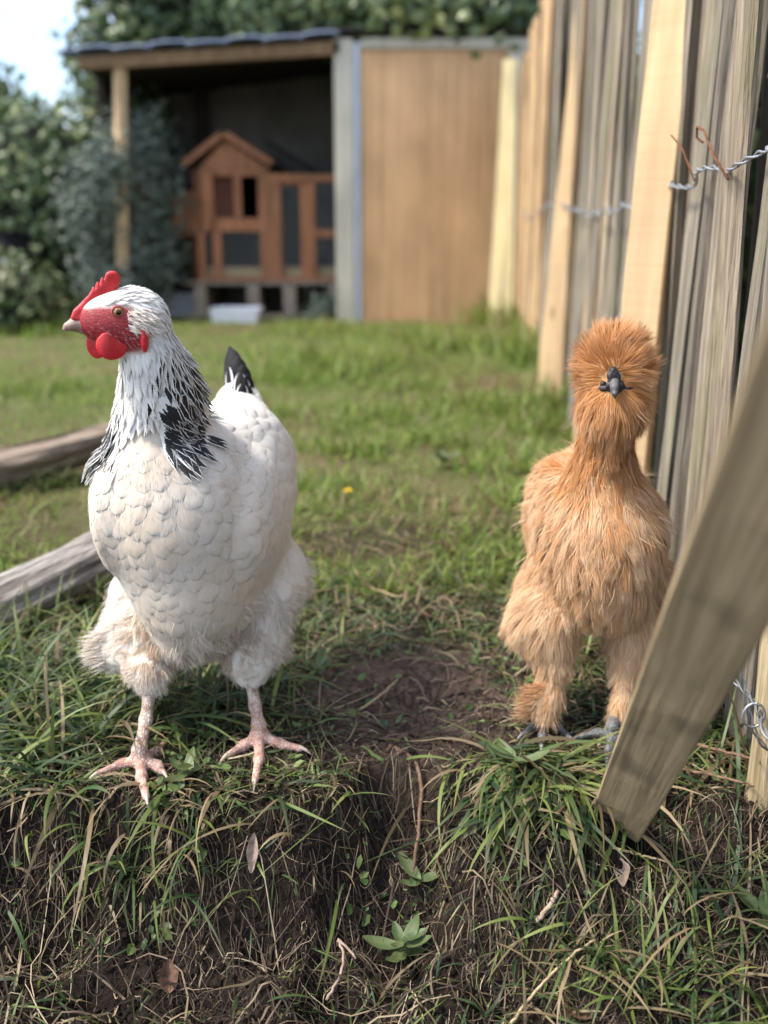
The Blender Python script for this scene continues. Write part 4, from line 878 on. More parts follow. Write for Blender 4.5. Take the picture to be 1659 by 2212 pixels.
# hackle: white feathers with black centres -------------------------
M_hack, t, p, o = newmat('hackle_feather'); a, b_, r, d = attrn(t)
off = math_(t, 'ABSOLUTE', math_(t, 'MULTIPLY', math_(t, 'SUBTRACT', b_, .5), 2.))
lim = math_(t, 'MULTIPLY', math_(t, 'SUBTRACT', d, .0), math_(t, 'SMOOTH_MIN', 1., math_(t, 'MULTIPLY', math_(t, 'SUBTRACT', a, .18), 3.), .2))
lim = math_(t, 'MULTIPLY', lim, math_(t, 'SUBTRACT', 1.12, math_(t, 'POWER', a, 6.)))
wig = math_(t, 'MULTIPLY', math_(t, 'SINE', math_(t, 'MULTIPLY', a, 60.)), .05)
k = math_(t, 'MULTIPLY', math_(t, 'SUBTRACT', math_(t, 'ADD', lim, wig), off), 6., clamp=True)
col = mixc(t, k, mixc(t, r, (.74, .70, .64), (.86, .84, .81)), mixc(t, r, (.008, .008, .010), (.030, .028, .028)))
t.links.new(col, p.inputs['Base Color']); p.inputs['Roughness'].default_value = .5; p.inputs['Specular IOR Level'].default_value = .3
vane = math_(t, 'SINE', math_(t, 'ADD', math_(t, 'MULTIPLY', a, 60.), math_(t, 'MULTIPLY', off, -22.))); bump(t, p, vane, .25, .0006); translucent(t, p, o, col, .15)
Pn, Nn, Dn, hz = P[isneck], N[isneck], D[isneck], headz[isneck]; n = len(Pn)
u_, v_, a_ = headuv(Pn)
un = 829.5 + FPX * Pn[:, 0] / (Pn[:, 1] * _ct - (Pn[:, 2] - CAM[2]) * _st)
# blackness grows down the neck and towards the nape; the throat stays white
dk = sstep(.415, .350, Pn[:, 2]) * .96
throat = np.exp(-((un - 290 - 20 * sstep(.36, .27, Pn[:, 2])) / 32) ** 2) * (Pn[:, 1] < .83); dk = dk * (1 - .75 * throat) * sstep(.0, .25, rng.random(n) + .05)
nape = sstep(345, 400, un) * sstep(.44, .41, Pn[:, 2]); dk = dk * (1 - .80 * sstep(345, 315, un) * sstep(252, 266, un) * (Pn[:, 1] < .84)); dk = np.maximum(dk, .62 * nape)
dk = np.clip(dk * U(.8, 1.15, n), 0, 1.0)
L = (.011 + .020 * (1 - hz)) * U(.85, 1.2, n) + .012 * sstep(.33, .27, Pn[:, 2]); Wf = (.0034 + .0062 * (1 - hz)) * U(.85, 1.15, n)
_h = [feathers(Pn, Dn, Nn, L, Wf, wlance, hs, h0=.0006, lift=.0018 + .0028 * (1 - hz) + .004 * nape, camber=.0006, conform=.85, rows=7, cols=5, black=dk)]
# cape: long lower hackles over shoulder and breast sides
def cape(pts, L, Wd, black, spread=.12, lift=.004):
    P0 = hs.snap(np.array([W(*q[:3]) for q in pts]), 0, 3); N0 = hs.grad(P0); d = np.array([q[3] for q in pts], float); d = unit(d - N0 * np.sum(d * N0, 1, keepdims=True)); n = len(P0)
    return feathers(P0, rot_about(d, N0, rng.normal(0, spread, n)), N0, L * U(.85, 1.1, n), Wd * U(.85, 1.15, n), wlance, hs, h0=.003, lift=lift, camber=.0008, conform=.8, rows=9, cols=5, black=black)
q = [(U(244, 272, 1)[0], U(880, 945, 1)[0], .82, (-.24 + .1 * rng.normal(), .0, -1)) for _ in range(40)]
_h.append(cape(q, .050, .0066, .88, .08, .0075))
q = [(U(335, 405, 1)[0], U(850, 915, 1)[0], .81, (.62, .05, -.8)) for _ in range(50)]
_h.append(cape(q, .032, .0110, .88, .12, .005))
q = [(U(345, 400, 1)[0], U(895, 945, 1)[0], .80, (.32, .05, -1)) for _ in range(22)]
_h.append(cape(q, .036, .0080, .80, .18, .005))
q = [(U(405, 440, 1)[0], U(930, 955, 1)[0], .83, (.8, .35, -.45)) for _ in range(6)]
_h.append(cape(q, .026, .0070, .78, .15, .004))
V2, F2, A2 = cat(_h); np_mesh('hackle_feathers', V2 - HO, F2, M_hack, hen, A2)['kind'] = 'stuff'

# fine barbs that soften the feather edges
M_barb, t, p, o = newmat('feather_barb'); a, b_, r, d = attrn(t); col = mixc(t, d, ramp(t, r, [(0, (.64, .60, .54)), (1, (.80, .785, .765))]), ramp(t, r, [(0, (.52, .40, .28)), (1, (.66, .54, .41))])); t.links.new(col, p.inputs['Base Color']); p.inputs['Roughness'].default_value = .7; p.inputs['Specular IOR Level'].default_value = .15; translucent(t, p, o, col, .3)
Pb = sample_surface(V, Q, 20000); Nb = hs.grad(Pb); ub, vb, _x = headuv(Pb); fdb = np.where(Pb[:, 2] > .36, polydist(ub, vb, FACE), 99)
kb = (Pb[:, 2] > .10) & (Pb[:, 2] < .30) & (fdb > 4); Pb, Nb = Pb[kb], Nb[kb]; n = len(Pb); Db = rot_about(flow(Pb, guides, Nb), Nb, rng.normal(0, .35, n))
sb = strands(Pb + Nb * U(.0008, .0022, n)[:, None], unit(Db + Nb * .10), Db, U(.004, .0085, n), U(.0003, .0006, n), unit(np.cross(Db, Nb)), 4, .1, np.clip(1.25 * (vnoise(Pb * 60, 91) - .35), 0, .8) * sstep(.90, .83, Pb[:, 1]))
np_mesh('feather_barbs', sb[0] - HO, sb[1], M_barb, hen, sb[2])['kind'] = 'stuff'

# loose fluff on the thighs and hocks --------------------------------
M_fluff, t, p, o = newmat('hen_fluff'); a, b_, r, d = attrn(t)
col = mixc(t, d, ramp(t, r, [(0, (.60, .50, .40)), (1, (.84, .80, .74))]), ramp(t, r, [(0, (.42, .28, .18)), (1, (.66, .50, .36))]))
t.links.new(col, p.inputs['Base Color']); p.inputs['Roughness'].default_value = .7; translucent(t, p, o, col, .3)
Pf = sample_surface(V, Q, 190000); k = (Pf[:, 2] < .150) & (Pf[:, 2] > .062); Pf = Pf[k]; k = rng.random(len(Pf)) < .15 + .85 * sstep(.145, .105, Pf[:, 2]); Pf = Pf[k]
Nf = hs.grad(Pf); Df = flow(Pf, guides, Nf); ctr = Pf[rng.integers(0, len(Pf), 420)]
kd = kdtree.KDTree(len(ctr)); [kd.insert(c, i) for i, c in enumerate(ctr)]; kd.balance(); ci = np.array([kd.find(q)[1] for q in Pf]); jit = rng.normal(0, .55, (len(ctr), 3))[ci] + rng.normal(0, .22, (len(Pf), 3))
D0 = unit(Df * .75 + Nf * .55 + jit * .75); D1 = unit(Df + np.array([0, 0, -.3]) + jit * .8); n = len(Pf)
low = sstep(.088, .066, Pf[:, 2]); lg = U(.008, .018, n) * (1 - .35 * low); xz = sstep(-.27, -.22, -np.abs(Pf[:, 0] + .205) - .17)
stn = (np.exp(-np.sum((Pf - W(330, 1390, .825)) ** 2, 1) / .028 ** 2) + .6 * np.exp(-np.sum((Pf - W(500, 1400, .84)) ** 2, 1) / .03 ** 2)).clip(0, 1)
sf = strands(Pf, D0, D1, lg, U(.0004, .0008, n), unit(np.cross(D0, Nf + rng.normal(0, .4, (n, 3)))), 5, .15, stn)
# side tuft
m = 500; Pt = hs.snap(np.array([W(U(205, 255, 1)[0], U(1370, 1440, 1)[0], .845) for _ in range(m)]), 0, 3); Nt = hs.grad(Pt); D0 = unit(np.array([-1, -.1, .25]) + rng.normal(0, .28, (m, 3))); D1 = unit(np.array([-1, 0, -.35]) + rng.normal(0, .3, (m, 3)))
sf2 = strands(Pt, D0, D1, U(.010, .024, m), .0009, unit(np.cross(D0, rng.normal(0, 1, (m, 3)))), 5, .15, .1)
V2, F2, A2 = cat([sf[:3], sf2[:3]]); np_mesh('thigh_fluff', V2 - HO, F2, M_fluff, hen, A2)['kind'] = 'stuff'

# tail ---------------------------------------------------------------
M_tail, t, p, o = newmat('tail_feather'); a, b_, r, d = attrn(t)
off = math_(t, 'ABSOLUTE', math_(t, 'MULTIPLY', math_(t, 'SUBTRACT', b_, .5), 2.))
edge = math_(t, 'MULTIPLY', math_(t, 'SUBTRACT', off, math_(t, 'SUBTRACT', 1.15, d)), 8., clamp=True)
col = mixc(t, edge, (.007, .007, .008), (.72, .70, .68)); t.links.new(col, p.inputs['Base Color']); p.inputs['Roughness'].default_value = .65; p.inputs['Specular IOR Level'].default_value = .2
bump(t, p, math_(t, 'SINE', math_(t, 'ADD', math_(t, 'MULTIPLY', a, 80.), math_(t, 'MULTIPLY', off, -30.))), .2, .0006)
flat = Sdf(); flat.ell((0, 0, -50.), (49.9, 49.9, 49.9))
def tail_feather(b0, b1, wd, black, nrm, curl=.004, parent=None, name='tail_feather'):
    b0, b1 = np.asarray(b0), np.asarray(b1); T = unit(b1 - b0); N_ = unit(np.asarray(nrm) - T * np.dot(nrm, T)); L_ = np.linalg.norm(b1 - b0)
    f = feathers(b0[None], T[None], N_[None], L_, wd, wround, flat, h0=0, lift=0, camber=.0018, conform=0., rows=9, cols=5, black=black, curl=-curl)
    return np_mesh(name, f[0] - HO, f[1], M_tail, hen, f[2])
tb = W(514, 880, 1.045)
for (u0, v0, u1, v1, yy, wd, bk, nr) in ((505, 880, 490, 744, 1.075, .021, .0, (-.5, -1, .2)), (512, 880, 500, 750, 1.066, .022, .0, (-.2, -1, .2)), (518, 880, 513, 765, 1.058, .022, .0, (.1, -1, .2)), (524, 885, 527, 785, 1.05, .021, .12, (.3, -1, .2)), (530, 885, 538, 808, 1.042, .019, .2, (.6, -1, .2)), (503, 885, 486, 790, 1.05, .012, .55, (-.6, -1, .2)), (510, 890, 507, 812, 1.030, .013, .42, (-.2, -1, .2)), (518, 890, 517, 800, 1.026, .014, .40, (0, -1, .2)), (527, 895, 530, 812, 1.024, .014, .40, (.3, -1, .2)), (523, 900, 524, 828, 1.016, .014, .40, (.2, -1, .2)), (533, 900, 541, 832, 1.020, .014, .34, (.5, -1, .2))):
    tail_feather(W(u0, v0, 1.035 if yy > 1.03 else 1.012), W(u1, v1, yy), wd, bk, nr)

# comb, wattles, lobes, beak, eye -------------------------------------
M_comb, t, p, o = newmat('comb_skin'); v = coords(t, rand=False); n1 = noise(t, v, 500., 3); n2 = noise(t, v, 90., 3)
t.links.new(mixc(t, ramp(t, n2, [(.3, 0.), (.7, 1.)]), (.44, .010, .016), (.64, .028, .032)), p.inputs['Base Color']); p.inputs['Roughness'].default_value = .48
p.inputs['Subsurface Weight'].default_value = .25; p.inputs['Subsurface Radius'].default_value = (.006, .0015, .001); p.inputs['Subsurface Scale'].default_value = 1.; bump(t, p, n1, .55, .0008)
def headshape(name, f, u0, v0, u1, v1, a0, a1, h, mat, parent=hen):
    """implicit form given in head space (u, v, side)"""
    s = 1 / PPM; lo = np.array([u0 * s, v0 * s, a0]); hi = np.array([u1 * s, v1 * s, a1])
    V, Q = surface_nets(lambda P: f(P[:, 0] * PPM, P[:, 1] * PPM, P[:, 2]), lo, hi, h)
    Wd = HC + np.outer((292 - V[:, 0] * PPM) / PPM / .955, HF) + np.outer((680 - V[:, 1] * PPM) / PPM, HU) + np.outer(V[:, 2], HS)
    return np_mesh(name, Wd - HO, Q, mat, parent)
def combf(u, v, a):
    d2 = polydist(u, v, COMB) / PPM; hgtv = np.clip((690 - v) / 100, 0, 1); th = .0058 - .0034 * hgtv
    tilt = .006 * np.clip((650 - v) / 60, 0, 1.2); q = np.stack([d2, np.abs(a - tilt * .6) - th], -1); k = .0025
    return np.minimum(np.max(q, -1), 0) + np.linalg.norm(np.maximum(q + k, 0), axis=-1) - k + .0013 * fbm(np.stack([u * .11, v * .11, a * 400], -1), 2, 5)
headshape('comb', combf, 160, 580, 275, 695, -.009, .013, .0009, M_comb)
def wattle(cu, cv, ru, rv, a0, th):
    def f(u, v, a):
        w_ = np.hypot((u - cu) / ru, (v - cv) / rv); return np.sqrt((w_ * 1.) ** 2 + ((a - a0 - .0015 * np.sin(u * .09)) / th) ** 2) * .004 - .004
    return f
headshape('wattle', wattle(*z2d(358, 560), 32, 31, .0158, .0021), 190, 700, 285, 795, .008, .024, .0009, M_comb)
headshape('wattle', wattle(*z2d(275, 555), 22, 33, .0, .0028), 170, 695, 245, 790, -.006, .007, .0009, M_comb)
headshape('ear_lobe', wattle(*z2d(545, 525), 8.5, 28, .0195, .0040), 280, 690, 325, 770, .012, .027, .0009, M_comb)
M_beak, t, p, o = newmat('beak_horn'); v = coords(t, rand=False); t.links.new(ramp(t, noise(t, v, 120., 4), [(.3, (.20, .12, .09)), (.7, (.40, .27, .21))]), p.inputs['Base Color']); p.inputs['Roughness'].default_value = .42; bump(t, p, noise(t, v, 500., 2), .2, .0005)
bk = Sdf(.003); q = lambda x, y, a=0.: hd(*z2d(x, y), a)
bk.chain([(q(300, 436), .0068), (q(215, 430), .0064), (q(160, 432), .0050), (q(118, 448), .0031), (q(98, 464), .0013)]); Vb, Qb = surface_nets(bk, *bk.bounds(), .0009)
beak = np_mesh('beak', Vb - HO, Qb, M_beak, hen)
bk = Sdf(.003); bk.chain([(q(290, 468), .0040), (q(200, 466), .0030), (q(140, 466), .0014)]); Vb, Qb = surface_nets(bk, *bk.bounds(), .0009); np_mesh('lower_beak', Vb - HO, Qb, M_beak, beak)
M_iris, t, p, o = newmat('iris'); v = coords(t, rand=False); t.links.new(ramp(t, noise(t, v, 900., 3), [(.3, (.20, .07, .02)), (.7, (.42, .19, .06))]), p.inputs['Base Color']); p.inputs['Roughness'].default_value = .08; p.inputs['Coat Weight'].default_value = .6
M_pupil = plain('pupil', (.003, .003, .003), None, 5, .05, 0, spec=.6); M_lid = plain('eyelid', (.30, .05, .05), (.45, .12, .11), 300, .6, .3, .0006)
def uvs(c, r, R, n=20, m=12):
    mb = MB(); V = []; 
    for i in range(m + 1):
        for j in range(n): a, b = math.pi * i / m, 2 * math.pi * j / n; V.append(c + (np.array([math.sin(a) * math.cos(b), math.sin(a) * math.sin(b), math.cos(a)]) * r) @ R)
    mb.add(V, [(i * n + j, i * n + (j + 1) % n, (i + 1) * n + (j + 1) % n, (i + 1) * n + j) for i in range(m) for j in range(n)]); return mb
for sgn in (1, -1):
    e0 = hd(*z2d(410, 357), 0.); N_ = HS * sgn; tdir = np.linspace(0, .03, 61); dd = np.array([hs((e0 + N_ * s_)[None])[0] for s_ in tdir]); s_ = tdir[np.argmin(np.abs(dd))]; e0 = e0 + N_ * (s_ - .0012); nrm = unit(N_ + .15 * HF * sgn * 0)
    R_ = np.stack([HF, HU, nrm]); ey = uvs(e0 - HO, np.array([.0046, .0046, .0034]), R_).build('eye', M_iris, hen, True)
    uvs(e0 + nrm * .0024 - HO, np.array([.0024, .0024, .0012]), R_).build('pupil', M_pupil, ey, True)
    a = np.linspace(0, 2 * math.pi, 25); MB().tube(e0 + nrm * .0010 + np.outer(np.cos(a) * .0051, HF) + np.outer(np.sin(a) * .0047, HU) - HO, .0009, 6, False).build('eyelid', M_lid, ey, True)
# ear tuft
m = 260; c = hd(*z2d(530, 400), 0); Pt = hs.snap(c + np.outer(U(-.5, .5, m) * .020, HF) + np.outer(U(-.5, .5, m) * .018, HU) + HS * .02, 0, 3); Nt = hs.grad(Pt); Dt = unit(-HF * .8 - HU * .5 + rng.normal(0, .25, (m, 3)))
f = strands(Pt, unit(Dt * .8 + Nt * .5), Dt, U(.006, .011, m), .0009, unit(np.cross(Dt, Nt)), 4, .2, 0.); np_mesh('ear_tuft', f[0] - HO, f[1], M_fluff, hen, f[2])['kind'] = 'stuff'

# white bristles over the red face
m = 260; uu, vv = U(190, 310, m), U(640, 750, m); k = (polydist(uu, vv, FACE) < -1) & (np.hypot(uu - 257.5, vv - 671) > 17) & (rng.random(m) < .35 + .65 * sstep(680, 720, vv)); uu, vv = uu[k], vv[k]; m = len(uu)
Pt = np.array([hd(a_, b_, .03) for a_, b_ in zip(uu, vv)]); dd = np.full(m, .03)
for _ in range(24): dd = dd - np.clip(hs(Pt), -.004, .004) * .8; Pt = np.array([hd(a_, b_, c_) for a_, b_, c_ in zip(uu, vv, dd)])
Nt = hs.grad(Pt); Dt = unit(-HF * .9 - HU * .55 + rng.normal(0, .2, (m, 3))); f = strands(Pt + Nt * .0004, unit(Dt + Nt * .15), Dt, U(.002, .0042, m), .00022, unit(np.cross(Dt, Nt)), 4, .2, 0.); np_mesh('face_bristles', f[0] - HO, f[1], M_fluff, hen, f[2])['kind'] = 'stuff'

# legs ---------------------------------------------------------------
M_scale, t, p, o = newmat('leg_scales'); v = coords(t, (1, 1, .75), rand=False)
vo = nn(t, 'TexVoronoi'); vo.feature = 'DISTANCE_TO_EDGE'; vo.inputs['Scale'].default_value = 330; t.links.new(v, vo.inputs['Vector'])
sep = nn(t, 'SeparateXYZ'); t.links.new(nn(t, 'TexCoord').outputs['Object'], sep.inputs[0])
pinkf = math_(t, 'MULTIPLY_ADD', sep.outputs[2], -22., 1.15, True)
base = mixc(t, pinkf, ramp(t, noise(t, v, 130., 3), [(.35, (.30, .20, .15)), (.65, (.62, .54, .47))]), ramp(t, noise(t, v, 130., 3), [(.35, (.42, .22, .17)), (.65, (.66, .44, .37))]))
ed = ramp(t, vo.outputs[0], [(.0, .55), (.10, 1.)]); col = mixc(t, 1., base, ed, 'MULTIPLY'); t.links.new(col, p.inputs['Base Color']); p.inputs['Roughness'].default_value = .6
bump(t, p, ramp(t, vo.outputs[0], [(0, 0.), (.2, 1.)]), .7, .0008)
M_claw = plain('claw', (.36, .27, .22), (.50, .41, .34), 80, .4, 0)
def leg(hock, ankle, toes, par, off, mat=M_scale, clawm=M_claw, r=.0062, tr=.0046, name='leg'):
    S = Sdf(.006); S.chain([(hock, r * 1.05), ((hock + ankle) / 2 + (0, .002, 0), r * .88), (ankle + (0, 0, .010), r * 1.0), (ankle, r * 1.05)])
    for t_ in toes:
        pts = [ankle] + [np.asarray(q) for q in t_]; rr = np.linspace(tr * 1.25, tr * .72, len(pts)); S.chain(list(zip(pts, rr)))
    Vl, Ql = surface_nets(S, *S.bounds(), .0014)
    o = np_mesh(name, Vl - off, Ql, mat, par)
    for t_ in toes:
        e, e0 = np.asarray(t_[-1]), np.asarray(t_[-2]); d = unit(e - e0); n_ = 6; s = np.linspace(0, 1, n_); P_ = e + np.outer(s * .013, d) + np.outer(s ** 2 * -.005, [0, 0, 1]) + (0, 0, .001); MB().tube(P_ - off, tr * .55 * (1 - s * .85), 8).build('claw', clawm, o, True)
    return o
def gz(u, v, h=.008): q = G(u, v, 0.); q[2] = float(hgt(q[0], q[1])) + h; q2 = G(u, v, q[2]); return q2
la = gz(303, 1640, .012); leg(W(325, 1478, .815), la, [[gz(262, 1652), gz(212, 1672)], [gz(306, 1680), gz(316, 1722)], [gz(340, 1655), gz(352, 1668)], [la + (.01, .022, -.006), la + (.012, .040, -.008)]], hen, HO)
ra = gz(560, 1588, .012); leg(W(541, 1462, .842), ra, [[gz(525, 1612), gz(492, 1632)], [gz(560, 1640), gz(551, 1686)], [gz(605, 1608), gz(648, 1617)], [ra + (-.008, .022, -.006), ra + (-.014, .038, -.008)]], hen, HO)
# ================================================================== BUFF SILKIE
silk = empty('buff_silkie_hen', (.19, .83, 0), 0, 'fluffy buff hen with round crest and feathered feet beside the fence', 'hen'); KO = np.array([.19, .83, 0])
ss = Sdf(.020)
ss.ell(W(1327, 790, .835), (.0278, .029, .0285))                       # crest
ss.ell(W(1327, 870, .830), (.024, .022, .024)); ss.cone(W(1325, 890, .822), .019, W(1322, 965, .820), .008)   # cheeks and beard
ss.chain([(W(1318, 880, .848), .020), (W(1308, 960, .855), .0175), (W(1302, 1030, .862), .026), (W(1300, 1100, .87), .048)])
ss.ell(W(1296, 1150, .880), (.057, .075, .066)); ss.ell(W(1292, 1190, .875), (.052, .07, .062)); ss.ell(W(1300, 1260, .870), (.045, .055, .04))
ss.ell(W(1270, 1120, .96), (.062, .09, .075)); ss.ell(W(1205, 1110, .93), (.022, .07, .05))
ss.chain([(W(1205, 1270, .89), .038), (W(1180, 1350, .868), .032), (W(1195, 1430, .850), .014), (W(1190, 1510, .838), .0065), (W(1180, 1545, .83), .0045)])
ss.chain([(W(1380, 1270, .895), .038), (W(1375, 1370, .875), .030), (W(1355, 1450, .855), .013), (W(1343, 1530, .835), .0065), (W(1328, 1580, .825), .0045)])
ss.cone(W(1175, 1500, .845), .010, W(1140, 1530, .842), .006)
Vs, Qs = surface_nets(ss, *ss.bounds(), .004); Vs = ss.snap(Vs, 0, 1)
fc = W(1327, 832, .80)                                        # middle of the face
M_skin = plain('buff_down', (.48, .26, .11), (.62, .36, .17), 60, .85, .3, .001)
np_mesh('body', Vs - KO, Qs, M_skin, silk)
M_fur, t, p, o = newmat('buff_plumes'); a, b_, r, d = attrn(t)
lightc = ramp(t, r, [(0, (.55, .34, .18)), (.55, (.72, .50, .30)), (1, (.84, .68, .50))]); dark = ramp(t, r, [(0, (.46, .19, .055)), (.7, (.62, .29, .095)), (1, (.74, .43, .18))])
col = mixc(t, d, lightc, dark); col = mixc(t, math_(t, 'MULTIPLY', math_(t, 'POWER', a, 2.), .30), col, (.76, .60, .42)); t.links.new(col, p.inputs['Base Color']); p.inputs['Roughness'].default_value = .6; p.inputs['Specular IOR Level'].default_value = .25
translucent(t, p, o, col, .28)
beakp = W(1327, 845, .79)
sg = [(W(1327, 700, .83), (0, .1, 1)), (W(1240, 790, .83), (-1, 0, .1)), (W(1415, 790, .83), (1, 0, .1)), (W(1270, 730, .82), (-.7, 0, .7)), (W(1385, 730, .82), (.7, 0, .7)), (W(1327, 770, .80), (0, -.2, 1)), (W(1285, 830, .80), (-1, 0, -.15)), (W(1370, 830, .80), (1, 0, -.15)), (W(1290, 790, .80), (-.8, -.1, .6)), (W(1365, 790, .80), (.8, -.1, .6)),
      (W(1327, 885, .80), (0, 0, -1)), (W(1280, 880, .81), (-.35, 0, -1)), (W(1375, 880, .81), (.35, 0, -1)), (W(1325, 960, .81), (0, 0, -1)), (W(1250, 940, .84), (-.1, 0, -1)), (W(1390, 940, .84), (.1, 0, -1)), (W(1300, 1060, .83), (0, -.1, -1)), (W(1220, 1080, .86), (-.35, .1, -1)), (W(1390, 1080, .86), (.35, .1, -1)), (W(1300, 1160, .81), (.05, 0, -1)), (W(1180, 1170, .87), (-.2, .2, -1)), (W(1420, 1170, .87), (.2, .2, -1)), (W(1300, 1280, .82), (.0, 0, -1)),
      (W(1150, 1320, .86), (-.45, .1, -1)), (W(1200, 1400, .84), (-.1, 0, -1)), (W(1400, 1330, .86), (.3, .1, -1)), (W(1360, 1420, .84), (-.05, 0, -1)), (W(1180, 1540, .83), (-.2, -.1, -1)), (W(1330, 1580, .82), (-.1, -.1, -1)), (W(1130, 1545, .84), (-1, 0, -.35)), (W(1280, 1050, 1.0), (-.05, 1, -.1)), (W(1200, 1060, .93), (-.3, .8, -.5))]
n = 135000; P = sample_surface(Vs, Qs, n); k = P[:, 1] < .97; P = P[k]; N = ss.grad(P)
fd = np.hypot((P[:, 0] - fc[0]) / .0078, (P[:, 2] - fc[2] - .002) / .0105); isf = (fd < 1) & (P[:, 1] < .83); P, N = P[~isf], N[~isf]; n = len(P)
crest = sstep(.355, .368, P[:, 2]) 
D = flow(P, sg, N, 2.2)
nc = 2500; cid = rng.choice(n, nc, replace=False); kd = kdtree.KDTree(nc); [kd.insert(P[c], i) for i, c in enumerate(cid)]; kd.balance(); ci = np.array([kd.find(q)[1] for q in P])
cw = rng.normal(0, .26, nc) * np.where(P[cid][:, 2] > .36, 1.5, 1.); D = rot_about(D, N, cw[ci] + rng.normal(0, .07, n))
up = .30 + .55 * crest + .10 * rng.normal(0, 1, n) + rng.normal(0, .08, nc)[ci]
legz = sstep(.12, .06, P[:, 2]); L = (.021 + .006 * rng.random(n) + rng.normal(0, .0025, nc)[ci]) * (1 - .55 * legz) * (1 - .32 * crest)
L = L * np.where(crest > .5, np.clip(1 + .22 * rng.normal(0, 1, nc), .6, 1.6)[ci], 1.)
nearface = np.exp(-((fd[~isf] - 1).clip(0) / 1.0) ** 2) * (P[:, 1] < .83); L = L * (1 - .28 * nearface)
D0 = unit(D + N * up[:, None]); D1 = unit(D * (1 + .0 * crest[:, None]) + N * (.05 + .55 * crest)[:, None] + np.array([0, 0, -.22]) * (1 - crest)[:, None])
# clumping: roots drawn towards their lock's middle line
c0 = P[cid][ci]; k = .52 * (1 - .7 * crest); 
darkness = np.clip(.12 + crest * .85 + sstep(.22, .30, P[:, 2]) * .85 + .25 * np.exp(-((P[:, 0] - .19) / .03) ** 2) + .34 * rng.normal(0, 1, nc)[ci], 0, 1) * (1 - .75 * sstep(.17, .10, P[:, 2]))
side = unit(np.cross(D0, N) + rng.normal(0, .35, (n, 3))); rows = 5; t_ = np.linspace(0, 1, rows)
C = P[:, None] + L[:, None, None] * (t_[None, :, None] * D0[:, None] * (1 - .5 * t_[None, :, None]) + .5 * (t_ ** 2)[None, :, None] * D1[:, None])
C = C + ((c0 - P) * k[:, None])[:, None] * (t_ ** 1.3)[None, :, None]
wv = (.00052 * U(.6, 1.3, n))[:, None] * .5 * (1 - .85 * t_ ** 1.5)[None]; aa = side[:, None] * wv[..., None]; VV = np.stack([C - aa, C + aa], 2)
at = np.zeros((n, rows, 2, 4)); at[..., 0] = t_[None, :, None]; at[..., 2] = np.clip(rng.random(n) * .6 + .4 * rng.random(nc)[ci], 0, 1)[:, None, None]; at[..., 3] = darkness[:, None, None]
np_mesh('plumes', VV.reshape(-1, 3) - KO, quads_grid(n, rows, 2), M_fur, silk, at.reshape(-1, 4))['kind'] = 'stuff'
# curved feather tuft on the outer side of the near foot, and loose single plumes
m = 620; Pt = ss.snap(np.array([W(U(1135, 1190, 1)[0], U(1475, 1545, 1)[0], .838) for _ in range(m)]), 0, 3); D0 = unit(np.array([-.9, -.25, -.35]) + rng.normal(0, .22, (m, 3))); D1 = unit(np.array([-.7, -.1, .35]) + rng.normal(0, .25, (m, 3)))
f1 = strands(Pt, D0, D1, U(.012, .024, m), U(.0006, .0011, m), unit(np.cross(D0, rng.normal(0, 1, (m, 3)))), 5, .15, U(.1, .9, m))
m = 3000; Pt = sample_surface(Vs, Qs, m); Pt = Pt[(Pt[:, 1] < .97) & (np.hypot(Pt[:, 0] - fc[0], Pt[:, 2] - fc[2]) > .022)]; m = len(Pt); Nt = ss.grad(Pt); Dt = flow(Pt, sg, Nt, 2.2); cr = sstep(.355, .368, Pt[:, 2])
f2 = strands(Pt, unit(Dt + Nt * U(.4, 1.0, m)[:, None] + rng.normal(0, .25, (m, 3))), unit(Dt + Nt * (.2 + .6 * cr)[:, None] + rng.normal(0, .35, (m, 3))), U(.020, .030, m) * (1 - .25 * cr) * (1 - .4 * sstep(.12, .06, Pt[:, 2])), .0005, unit(np.cross(Dt, Nt) + rng.normal(0, .3, (m, 3))), 5, .15, U(0, .6, m) + .3 * cr)
f3 = []
for (u0, v0, u1, v1, yy) in ((1192, 1470, 1180, 1548, .838), (1346, 1500, 1328, 1585, .832)):          # fluff spreading over the toes
    m = 900; s_ = rng.random(m); Pt = np.array([W(u0, v0, yy + .012)]) * (1 - s_)[:, None] + np.array([W(u1, v1, yy - .006)]) * s_[:, None]; az = rng.random(m) * 6.28
    R_ = np.stack([np.cos(az), np.sin(az), np.zeros(m)], -1); D0 = unit(R_ * .9 + np.array([0, -.1, -.55]) + rng.normal(0, .2, (m, 3))); D1 = unit(R_ * .35 + np.array([0, -.15, -1.]) + rng.normal(0, .22, (m, 3)))
    f3.append(strands(Pt + R_ * .004, D0, D1, U(.010, .021, m), U(.0005, .0009, m), unit(np.cross(D0, rng.normal(0, 1, (m, 3)))), 5, .15, U(0, .35, m))[:3])
V2, F2, A2 = cat([f1[:3], f2[:3]] + f3); np_mesh('loose_plumes', V2 - KO, F2, M_fur, silk, A2)['kind'] = 'stuff'
